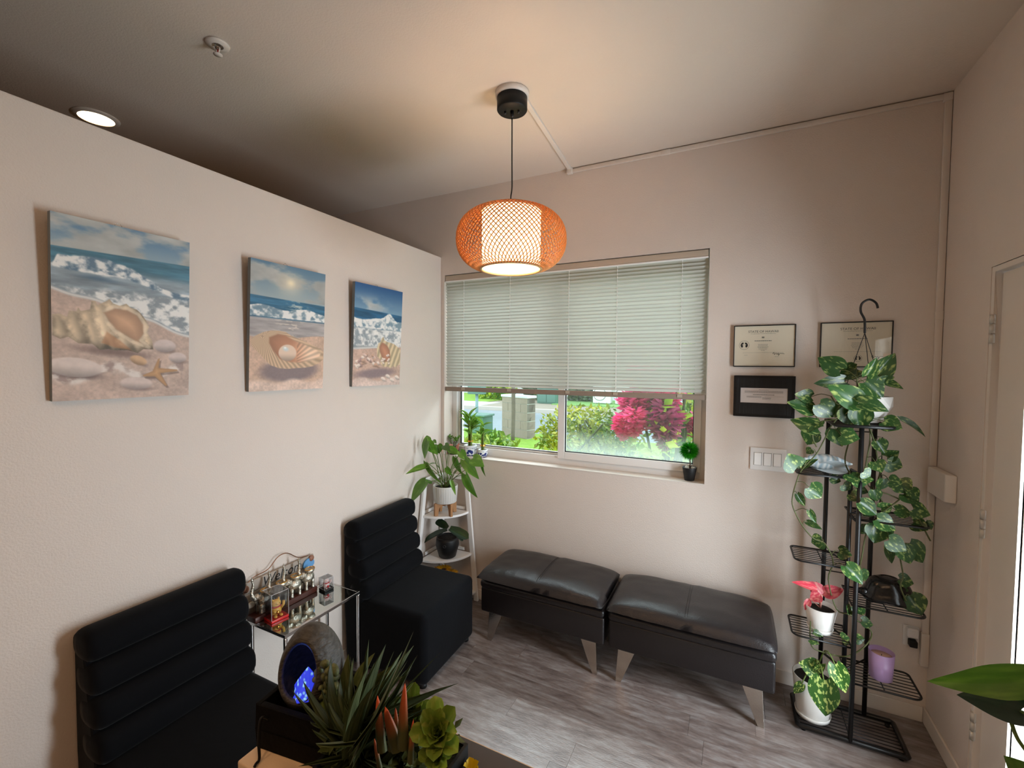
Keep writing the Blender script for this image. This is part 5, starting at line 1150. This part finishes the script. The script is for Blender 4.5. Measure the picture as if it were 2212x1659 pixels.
cr=ntC.nodes.new('ShaderNodeValToRGB'); e=cr.color_ramp.elements; e[0].color=(.45,.95,1,1); e[0].position=.10; e[1].color=(.03,.05,.80,1); e[1].position=.42; ntC.links.new(vo.outputs['Distance'],cr.inputs[0]); ntC.links.new(cr.outputs[0],bC.inputs['Emission Color']); bC.inputs['Emission Strength'].default_value=.8; bC.inputs['Base Color'].default_value=(.05,.1,.5,1); bC.inputs['Roughness'].default_value=.1
cm=MB(); rr=random.Random(3); c0=Vector((-.010,-.024,.098))
pk=[]
for k in range(5):
    for j in range(9):
        a=2*PI*j/9; t=k/4; r_=.034*(1-t)**.8*(1+.22*rr.uniform(-1,1))+.002; pk.append(c0+Vector((r_*math.cos(a)+.008*t,r_*.7*math.sin(a),.060*t)))
cm.add(pk,[(k*9+j,k*9+(j+1)%9,(k+1)*9+(j+1)%9,(k+1)*9+j) for k in range(4) for j in range(9)]+[tuple(range(36,45)),tuple(range(9))[::-1]])
for k in range(9):
    d=Vector((rr.gauss(0,1),rr.gauss(0,1),rr.gauss(.4,.8))).normalized(); L=rr.uniform(.010,.018); b0=c0+Vector((d.x*.024,d.y*.018,.006))
    cm.tube([b0,b0+d*L*.7,b0+d*L],[.004,.0045,.001],5)
part('glowing_crystal',cm,mC,fo,label='blue glowing crystals')
l_=lamp('fountain_led_light','POINT',Vector((FX,FY,KZ))+ax*.020+Vector((-.034,.004,.175)),.010,(.10,.22,1.0),shadow_soft_size=.012)
part('power_cord',MB().tube(smooth_path([(-.050,-.082,.070),(-.055,-.095,.078),(-.050,-.104,.04),(-.046,-.106,.006),(-.043,-.115,.004),(-.040,-.120,.003)],6),.0028,7),M_blackp,fo)
# ------------------------------------------------------------------ planter with artificial succulents
pn=thing('succulent_planter','rectangular black planter crowded with artificial yucca, aloe and succulents on the counter','planter',(-.60,.622,KZ+.0005))
def openbox(x0,x1,y0,y1,h,t=.006):
    m=MB(); m.box((x0,y0,0),(x1,y1,t)); m.box((x0,y0,t),(x0+t,y1,h)); m.box((x1-t,y0,t),(x1,y1,h)); m.box((x0+t,y0,t),(x1-t,y0+t,h)); m.box((x0+t,y1-t,t),(x1-t,y1,h)); return m
part('tray',openbox(-.085,.150,-.070,.100,.055),M_blackp,pn); part('moss',MB().box((-.079,-.064,.006),(.144,.094,.048)),mat('dark_moss',(.12,.14,.08),.95,bump=1,bscale=80,var=.4,vscale=60),pn)
OR_=(0,0,0)
def W2L(p): return Vector(p)-pn.location
ly=[leaf_mesh('yucca_leaf',M_yucca,'spike',fold=f_,droop=d_,nu=9,nv=4) for f_,d_ in ((.3,.10),(.25,.25))]
rng=random.Random(21)
for B_,T_,w in YUCCA: put_leaf(ly[rng.randrange(2)],B_,T_,max(w*1.0,.007),pn,rng,face=(.2,-.9,.6),roll=.6,name='yucca_leaf')
for k in range(52):
    a=k*2.4; el=rng.uniform(-.15,1.35); L_=rng.uniform(.10,.19); b=Vector((-.605+.014*math.cos(a),.605+.012*math.sin(a),.972)); T=b+Vector((math.cos(a)*math.cos(el)*L_,math.sin(a)*math.cos(el)*L_*.75,math.sin(el)*L_)); T.z=max(T.z,.918); put_leaf(ly[k%2],b,T,rng.uniform(.008,.013),pn,rng,face=(.2,-.9,.6),roll=.6,name='yucca_leaf')
lag=leaf_mesh('agave_leaf',M_agave,'ovate',fold=.2,droop=.08,nu=10,nv=6)
for B_,T_,w in AGAVE: put_leaf(lag,B_,T_,w,pn,rng,face=(.1,-1,.5),roll=.3,name='agave_leaf')
# thick aloe leaves with orange tips
def thick_leaf(name,m):
    vs=[];fs=[];n=8;m_=10
    for i in range(m_+1):
        t=i/m_; r=(1-t)**.7*(.75+.5*t)*.5
        for j in range(n): a=2*PI*j/n; vs.append((r*math.cos(a),t,r*.45*math.sin(a)*.35-.10*t*t))
    for i in range(m_):
        for j in range(n): fs.append((i*n+j,i*n+(j+1)%n,(i+1)*n+(j+1)%n,(i+1)*n+j))
    return MB().add(vs,fs,True).mesh(name,m)
lal=thick_leaf('aloe_leaf',M_aloe)
for B_,T_,w in ALOE: put_leaf(lal,B_,T_,w*1.3,pn,rng,face=(.3,-.9,.4),roll=.2,name='aloe_leaf')
bme=MB().ball((0,0,0),1,10,7,sc=(.62,.62,1)).mesh('sedum_bead',M_bead)
for i,p in enumerate(BEADS):
    o=link('sedum_bead',bme,pn); d=Vector((rng.gauss(0,.6),rng.gauss(-.3,.5),rng.gauss(.5,.5))).normalized(); o.matrix_basis=Matrix.Translation(W2L(p))@d.to_track_quat('Z','Y').to_matrix().to_4x4()@Matrix.Scale(rng.uniform(.010,.015),4)
sst=MB(); 
for p in BEADS: q=W2L(p); sst.tube([(q.x*.8,q.y*.8+.0,.05),(q.x*.95,q.y,q.z*.6),q],.002,5)
part('sedum_stem',sst,M_stem,pn)
lro=leaf_mesh('rosette_leaf',M_rosette,'spoon',fold=.25,droop=-.18,nu=8,nv=5)
def rosette(c,R,tilt,n=20,name='rosette_leaf'):
    c=Vector(c); ax_=Vector(tilt).normalized(); u=ax_.cross(Vector((0,0,1)) if abs(ax_.z)<.95 else Vector((1,0,0))).normalized(); v=ax_.cross(u)
    for k in range(n):
        f_=(k+1)/n; a=k*2.39996; el=math.radians(78-66*f_); r=R*(.35+.65*f_)
        d=(u*math.cos(a)+v*math.sin(a))*math.cos(el)+ax_*math.sin(el)
        put_leaf(lro,c+d*R*.05,c+d*r,R*(.22+.36*f_),pn,rng,face=tuple(ax_),roll=.05,name=name)
rosette(ROS1,.050,(.3,-.65,.85),24); rosette(ROS2,.055,(.3,-.6,.75),18); rosette(ROS3,.032,(.3,-.7,.6),14)
part('rosette_stem',MB().tube([W2L(ROS1),W2L((ROS1[0]-.005,ROS1[1]+.01,KZ+.05))],.006,7),M_stem,pn)
part('rosette_stem',MB().tube([W2L(ROS2),W2L((ROS2[0]-.005,ROS2[1]-.01,KZ+.05))],.006,7),M_stem,pn)
part('rosette_stem',MB().tube([W2L(ROS3),W2L((ROS3[0]-.005,ROS3[1]+.01,KZ+.05))],.005,7),M_stem,pn)
bkm=leaf_cloud(500,lambda r:(r.uniform(-.085,.13),r.uniform(-.06,.09),.05+.055*r.random()),.03,random.Random(6)); part('filler_foliage',bkm,M_foliage,pn,kind='stuff')
yf=thing('yellow_flower','small bright yellow artificial flower on the counter at the bottom edge','flower',(YELLOW[0],YELLOW[1],KZ+.0005))
part('cup',MB().lathe([(.010,0),(.013,.012),(.011,.013)],14),M_blackp,yf)
myf=mat('yellow_petal',(.88,.76,.12),.5)
lyf=leaf_mesh('petal',myf,'spoon',fold=.2,droop=-.15,nu=6,nv=4)
for k in range(8):
    a=k*PI/4; d=Vector((math.cos(a),math.sin(a),.7+.3*(k%2)))*.018; put_leaf(lyf,Vector((0,0,.014)),Vector((0,0,.014))+d,.016,yf,rng,face=(0,0,1),roll=.05,name='petal',origin=(0,0,0))
# ------------------------------------------------------------------ beach canvases
def srgb2lin(a): a=np.clip(a,0,1); return np.where(a<=.04045,a/12.92,((a+.055)/1.055)**2.4)
def vnoise(x,y,seed):
    r=np.random.RandomState(seed).rand(64,64); xi=np.floor(x).astype(int); yi=np.floor(y).astype(int); fx=x-xi; fy=y-yi; fx=fx*fx*(3-2*fx); fy=fy*fy*(3-2*fy)
    g=lambda i,j:r[i%64,j%64]
    return g(xi,yi)*(1-fx)*(1-fy)+g(xi+1,yi)*fx*(1-fy)+g(xi,yi+1)*(1-fx)*fy+g(xi+1,yi+1)*fx*fy
def fbm(x,y,seed,o=5):
    s=0;a=.5
    for k in range(o): s=s+a*vnoise(x*2**k,y*2**k,seed+k); a*=.5
    return s/.97
def sm(a,b,x): t=np.clip((x-a)/(b-a),0,1); return t*t*(3-2*t)
class Pic:
    def __init__(s,nu,nv): s.u,s.v=np.meshgrid(np.linspace(0,1,nu),np.linspace(0,1.5,nv)); s.c=np.zeros(s.u.shape+(3,))
    def mix(s,m,col):
        col=np.asarray(col,float)
        if col.ndim==1: col=col[None,None,:]
        s.c=s.c*(1-m[...,None])+col*m[...,None]
    def ell(s,cx,cy,rx,ry,ang=0,soft=.012):
        c,d=math.cos(ang),math.sin(ang); x=(s.u-cx)*c+(s.v-cy)*d; y=-(s.u-cx)*d+(s.v-cy)*c
        q=np.sqrt((x/rx)**2+(y/ry)**2); return 1-sm(1-soft/min(rx,ry),1+soft/min(rx,ry)*.2,q),x/rx,y/ry
    def stone(s,cx,cy,rx,ry,ang=0,base=(.80,.74,.72),sh=True):
        if sh: m,_,_=s.ell(cx+.02,cy+ry*.75,rx*1.05,ry*.5,ang,.03); s.mix(m*.6,(.36,.30,.29))
        m,x,y=s.ell(cx,cy,rx,ry,ang); n=fbm(s.u*30,s.v*30,7,3)
        k=(1.05-.30*sm(-.3,1.0,y)+.08*(n-.5))[...,None]; s.mix(m,np.clip(np.array(base)[None,None,:]*k,0,1))
    def poly(s,P,soft=.008):
        """signed mask of polygon"""
        x,y=s.u,s.v; ins=np.zeros(x.shape,bool); dmin=np.full(x.shape,9.); n=len(P)
        for i in range(n):
            (x0,y0),(x1,y1)=P[i],P[(i+1)%n]
            cnd=((y0>y)!=(y1>y))&(x<(x1-x0)*(y-y0)/((y1-y0)+1e-12)+x0); ins^=cnd
            dx,dy=x1-x0,y1-y0; t=np.clip(((x-x0)*dx+(y-y0)*dy)/(dx*dx+dy*dy+1e-12),0,1); dmin=np.minimum(dmin,np.hypot(x-x0-t*dx,y-y0-t*dy))
        return np.where(ins,sm(0,soft,dmin),0.),dmin
def sky(p,hz,top,low,cloud,seed,amt=.5,cx=None):
    t=np.clip(p.v/hz,0,1); p.c[:]=np.array(top)*(1-t[...,None])+np.array(low)*t[...,None]
    n=fbm(p.u*2.6+3,p.v*6.0,seed,6); m=sm(amt-.06,amt+.14,n)
    if cx is not None: m=m*cx
    sh=fbm(p.u*5,p.v*10,seed+9,4); p.mix(m*(p.v<hz),np.array(cloud)[None,None,:]*(.86+.28*sh[...,None]))
def sea(p,h0,h1,col,seed,tilt=0):
    v=p.v-tilt*p.u; m=sm(h0-.004,h0+.004,v); n=fbm(p.u*4,v*34,seed,4); p.mix(m,np.clip(np.array(col)[None,None,:]*(.75+.55*n[...,None]),0,1))
def foam(p,f,seed,col=(.93,.93,.92),dark=(.50,.60,.66)):
    n=fbm(p.u*9,p.v*13,seed,6); n2=fbm(p.u*16+4,p.v*20,seed+3,5); n=.6*n+.4*fbm(p.u*26,p.v*40,seed+8,3); m=np.clip(sm(.18,.62,n+f-.5),0,1)*np.clip(f*1.8,0,1)
    p.mix(m,np.array(dark)*(1-sm(.3,.62,n2))[...,None]+np.array(col)*sm(.3,.62,n2)[...,None])
def sand(p,m,col,seed):
    n=fbm(p.u*45,p.v*45,seed,3); n2=fbm(p.u*5,p.v*8,seed+5,4); p.mix(m,np.clip(np.array(col)[None,None,:]*(.80+.22*n[...,None]+.20*n2[...,None]),0,1))
def art1(p):
    u,v=p.u,p.v
    sky(p,.27,(.34,.50,.64),(.60,.68,.72),(.70,.71,.70),11,.47)
    sea(p,.262,.5,(.30,.48,.56),21,-.03)
    b=sm(.34,.44,v); n=fbm(u*5,v*26,31,4); p.mix(b,np.clip(np.array((.60,.66,.70))[None,None,:]*(.72+.5*n[...,None]),0,1))
    top=.30+.015*np.sin(u*9)+.09*sm(.05,.0,u)+.19*sm(.30,.95,u)-.02*np.exp(-((u-.28)/.16)**2); bot=.43+.02*np.sin(u*6)+.18*sm(.35,1,u)
    f=sm(top-.02,top+.05,v)*(1-sm(bot-.05,bot+.03,v)); foam(p,f,41,dark=(.40,.50,.58)); m,_,_=p.ell(.30,.475,.19,.03,.05,.03); p.mix(m*.6,(.24,.36,.46))
    sh=.60+.33*u**1.15+.012*np.sin(u*16); foam(p,sm(.5,.62,v)*(1-sm(sh-.05,sh,v))*.75,51,dark=(.56,.60,.63))
    sand(p,sm(sh-.008,sh+.006,v),(.78,.69,.64),61); e=np.exp(-((v-sh+.01)/.013)**2); p.mix(e*.9,(.90,.88,.86))
    foam(p,(np.exp(-((v-1.27-.05*np.sin(u*12))/.06)**2)*(u<.95))*.7,66,col=(.90,.86,.83),dark=(.66,.58,.55))
    # conch
    sdw,_,_=p.ell(.40,1.09,.36,.055,.12,.05); p.mix(sdw*.65,(.38,.30,.28))
    p.stone(.79,1.02,.10,.065); p.stone(.90,1.13,.085,.055)
    P=[(.0,.80),(.05,.79),(.09,.81),(.10,.76),(.15,.76),(.16,.72),(.18,.755),(.235,.735),(.245,.66),(.275,.66),(.29,.69),(.34,.655),(.37,.63),(.395,.665),(.44,.68),(.49,.655),(.52,.685),(.57,.70),(.60,.73),(.64,.79),(.665,.85),(.65,.90),(.69,.98),(.70,1.06),(.62,1.06),(.575,1.10),(.50,1.075),(.40,1.08),(.36,1.07),(.30,1.08),(.25,1.03),(.16,1.03),(.10,.98),(.05,1.0),(.0,.97)]
    m,d=p.poly(P); n=fbm(u*14,v*14,71,5); w=.5+.5*np.sin((u*1.3-v*.35)*46+5*n); c=np.array((.90,.80,.66))*.55+np.array((.66,.52,.40))*.45
    shade=(.78+.20*w*sm(0,.05,d)-.22*sm(.93,1.08,v)+.55*(n-.5))[...,None]; p.mix(m,np.clip(np.array((.92,.83,.71))[None,None,:]*shade,0,1))
    Q=[(.31,.75),(.40,.695),(.50,.70),(.58,.745),(.63,.83),(.635,.92),(.60,.98),(.66,1.04),(.55,1.00),(.47,.95),(.40,.90),(.35,.83)]
    m,d=p.poly(Q,.03); g=(.72+1.9*np.clip(d,0,.12)+.10*(fbm(u*8,v*8,75,3)-.5))[...,None]; p.mix(m,np.clip(np.array((.92,.74,.60))[None,None,:]*g,0,1)); p.mix((1-sm(.006,.022,d))*(.35+.65*fbm(u*40,v*40,76,2))*sm(.30,.36,u)*(v<1.06)*.9,(.94,.87,.77))
    R=[(.345,.90),(.45,.98),(.56,1.09),(.50,1.075),(.40,1.06),(.30,1.02)]; m,d=p.poly(R,.02); p.mix(m*.6,(.74,.52,.36))
    p.stone(.14,1.225,.19,.085,.12,(.84,.78,.75)); p.stone(.58,1.16,.075,.045,.4,(.80,.66,.52)); p.stone(.565,1.37,.135,.062,.08,(.82,.75,.72))
    S_=[(.755,1.13),(.745,1.225),(.90,1.24),(.91,1.265),(.76,1.285),(.82,1.40),(.795,1.41),(.705,1.315),(.62,1.315),(.60,1.295),(.685,1.255),(.73,1.14)]
    m,d=p.poly([(a+.012,b+.02) for a,b in S_],.01); p.mix(m*.5,(.40,.32,.28)); m,d=p.poly(S_,.012); p.mix(m,np.clip(np.array((.84,.66,.48))[None,None,:]*(.80+4*np.clip(d,0,.06))[...,None],0,1))
def art2(p):
    u,v=p.u,p.v
    sky(p,.40,(.36,.50,.60),(.62,.68,.70),(.66,.67,.66),13,.42)
    g=np.exp(-(((u-.5)/.16)**2+((v-.22)/.13)**2)); p.mix(g*.65,(.92,.88,.78)); g=np.exp(-(((u-.5)/.05)**2+((v-.20)/.04)**2)); p.mix(g*.9,(.98,.93,.80))
    sea(p,.40,.6,(.22,.42,.54),23,.02); g=np.exp(-((u-.6)/.12)**2)*sm(.40,.43,v)*(1-sm(.5,.55,v))*sm(.45,.6,fbm(u*20,v*60,5,3)); p.mix(g*.8,(.85,.85,.80))
    f=sm(.50,.54,v+.02*np.sin(u*11))*(1-sm(.61,.65,v)); foam(p,f*1.1,43,dark=(.48,.58,.64))
    b=sm(.63,.66,v); n=fbm(u*4,v*30,33,4); p.mix(b,np.clip(np.array((.68,.66,.66))[None,None,:]*(.80+.35*n[...,None]),0,1)); g=np.exp(-((u-.5)/.2)**2)*b*sm(.5,.65,fbm(u*12,v*50,15,3)); p.mix(g*.7,(.92,.88,.82))
    sand(p,sm(.855,.875,v-.03*np.sin(u*5)+.02*u),(.80,.68,.60),63)
    m,_,_=p.ell(.52,1.26,.46,.16,-.05,.06); p.mix(m*.75,(.46,.42,.45))
    P=[(.0,.92),(.06,.86),(.16,.81),(.25,.785),(.36,.78),(.45,.79),(.52,.83),(.62,.86),(.74,.90),(.86,.94),(.95,.98),(1,1.02),(1,1.12),(.93,1.17),(.84,1.21),(.72,1.23),(.60,1.235),(.48,1.245),(.36,1.235),(.25,1.20),(.18,1.13),(.10,1.05),(.03,.99)]
    m,d=p.poly(P); a=np.arctan2(v-.80,u-.15); w=.5+.5*np.sin(a*70+4*fbm(u*6,v*6,77,3)); p.mix(m,np.clip(np.array((.86,.74,.62))[None,None,:]*(.80+.20*w)[...,None],0,1))
    Q=[(.22,.86),(.34,.81),(.45,.82),(.55,.87),(.72,.92),(.90,.98),(.97,1.03),(.95,1.10),(.80,1.15),(.65,1.18),(.50,1.17),(.36,1.13),(.27,1.03),(.22,.94)]
    m,d=p.poly(Q,.03); g=(.78+.28*sm(.25,.9,u)+.9*np.clip(d,0,.1))[...,None]; base=np.array((.80,.58,.46))[None,None,:]*(1-sm(.5,.8,u))[...,None]+np.array((.88,.76,.66))[None,None,:]*sm(.5,.8,u)[...,None]; w2=.93+.10*np.sin(np.arctan2(v-1.2,u-.45)*40); p.mix(m,np.clip(base*g*np.where(u>.6,w2,1)[...,None],0,1))
    m,x,y=p.ell(.475,1.045,.125,.105,0,.012); k=1.0-.28*sm(0,1,np.hypot(x-.1,y-.35)*.0+y)+.0*x; p.mix(m,np.clip(np.array((.90,.80,.72))[None,None,:]*k[...,None],0,1)); m,_,_=p.ell(.45,1.00,.055,.035,.2,.03); p.mix(m*.9,(.80,.86,.88)); m,_,_=p.ell(.44,.985,.025,.018,0,.015); p.mix(m,(.97,.97,.96))
    sand(p,sm(1.36,1.42,v+.05*np.sin(u*14)*fbm(u*4,v*2,3,2)),(.88,.78,.72),67)
def art3(p):
    u,v=p.u,p.v
    sky(p,.37,(.16,.34,.54),(.48,.62,.72),(.76,.78,.78),17,.52,cx=np.exp(-(((u-.28)/.38)**2+((v-.30)/.11)**2)))
    sea(p,.36,.6,(.16,.36,.50),27,.03)
    top=.50-.13*np.exp(-((u-.72)/.12)**2)+.02*np.sin(u*10); f=sm(top-.03,top+.04,v)*(1-sm(.60,.68,v)); foam(p,f*1.15,47,dark=(.50,.60,.66))
    b=sm(.62,.66,v); n=fbm(u*5,v*22,37,4); p.mix(b,np.clip(np.array((.64,.68,.70))[None,None,:]*(.76+.42*n[...,None]),0,1)); foam(p,b*(1-sm(.88,.95,v))*.6,57,dark=(.58,.62,.65))
    sh=.96-.07*u; sand(p,sm(sh-.006,sh+.006,v),(.80,.68,.62),65); p.mix(np.exp(-((v-sh+.012)/.012)**2)*.8,(.90,.88,.86))
    m,_,_=p.ell(.45,1.31,.50,.09,-.05,.05); p.mix(m*.7,(.48,.43,.47))
    P=[(.46,.94),(.49,.85),(.53,.83),(.56,.77),(.60,.74),(.63,.80),(.70,.82),(.78,.83),(.86,.85),(.93,.89),(1,.93),(1,1.18),(.94,1.19),(.90,1.23),(.84,1.20),(.78,1.235),(.70,1.21),(.62,1.22),(.56,1.17),(.54,1.10),(.47,1.05)]
    m,d=p.poly(P); w=.5+.5*np.sin((u*.9+v*.4)*70+3*fbm(u*7,v*7,79,3)); p.mix(m,np.clip(np.array((.88,.80,.66))[None,None,:]*(.78+.24*w)[...,None],0,1))
    Q=[(.50,.90),(.56,.82),(.62,.83),(.70,.87),(.76,.95),(.78,1.06),(.74,1.14),(.64,1.15),(.57,1.08),(.52,.99)]; m,d=p.poly(Q,.03); p.mix(m,np.clip(np.array((.84,.60,.48))[None,None,:]*(.75+2.0*np.clip(d,0,.1))[...,None],0,1))
    r=random.Random(5)
    for k in range(34): x=r.uniform(.02,.52); y=1.20-.14*math.exp(-((x-.28)/.18)**2)+r.uniform(-.06,.08); p.stone(x,y,r.uniform(.03,.05),r.uniform(.022,.036),r.uniform(-.6,.6),r.choice(((.86,.76,.72),(.78,.64,.56),(.90,.84,.80),(.70,.58,.56))))
    for k in range(10): p.stone(r.uniform(.54,.74),1.06+r.uniform(-.05,.10),.028,.022,r.uniform(-.6,.6),(.90,.84,.80))
    sand(p,sm(1.38,1.42,v+.03*np.sin(u*9)),(.86,.77,.73),69)
    for x,y in ((.62,1.40),(.72,1.36),(.82,1.42),(.93,1.38)): p.stone(x,y,.06,.035,.3,(.90,.84,.80))
def canvas(label,y0,y1,z0,z1,art,nu,nv):
    t=thing('beach_canvas',label,'canvas print',(XL,(y0+y1)/2,z0),0,'beach canvases on the partition wall'); W_=y1-y0; H_=z1-z0; tilt=math.radians(2.9); th=.020
    R_=Matrix.Translation((.0012,0,0))@Matrix.Rotation(tilt,4,'Y')
    part('stretcher',MB().box((.0,-W_/2,.0),(th-.001,W_/2,H_),M=R_),mat('canvas_edge',(.48,.50,.51),.8,var=.3,vscale=8),t)
    p=Pic(nu,nv); art(p); col=srgb2lin(p.c)
    vs=[];ys=np.linspace(-W_/2,W_/2,nu); zs=np.linspace(H_,0,nv)
    Yg,Zg=np.meshgrid(ys,zs); co=np.stack([np.full(Yg.shape,th),Yg,Zg],-1).reshape(-1,3)
    idx=np.arange(nu*nv).reshape(nv,nu); q=np.stack([idx[:-1,:-1],idx[1:,:-1],idx[1:,1:],idx[:-1,1:]],-1).reshape(-1,4)
    me=bpy.data.meshes.new('print'); me.vertices.add(len(co)); me.vertices.foreach_set('co',co.ravel().astype(np.float32)); me.loops.add(q.size); me.loops.foreach_set('vertex_index',q.ravel().astype(np.int32))
    me.polygons.add(len(q)); me.polygons.foreach_set('loop_start',(np.arange(len(q))*4).astype(np.int32)); me.update(calc_edges=True)
    at=me.color_attributes.new('print','FLOAT_COLOR','POINT'); rgba=np.concatenate([col.reshape(-1,3),np.ones((len(co),1))],1).astype(np.float32); at.data.foreach_set('color',rgba.ravel())
    me.materials.append(M_print); me.transform(R_); link('print',me,t)
    hk=MB().tube([(0.004+.010*math.cos(a*PI/6),.0,H_+.004+.010*math.sin(a*PI/6)) if False else (.004,-.02+.010*math.cos(a*PI/6),H_+.003+.008*math.sin(a*PI/6)) for a in range(0,7)],.001,5,M=R_); part('hanger_loop',hk,M_nickel,t)
canvas('beach canvas with a large spiky conch shell and starfish, nearest the viewer',.610,1.005,1.580,2.176,art1,210,315)
canvas('beach canvas with an open clam shell holding a pearl, middle of the three',1.250,1.650,1.580,2.174,art2,180,270)
canvas('beach canvas with deep blue sky and pebbles beside a shell, nearest the window',1.853,2.253,1.580,2.174,art3,160,240)
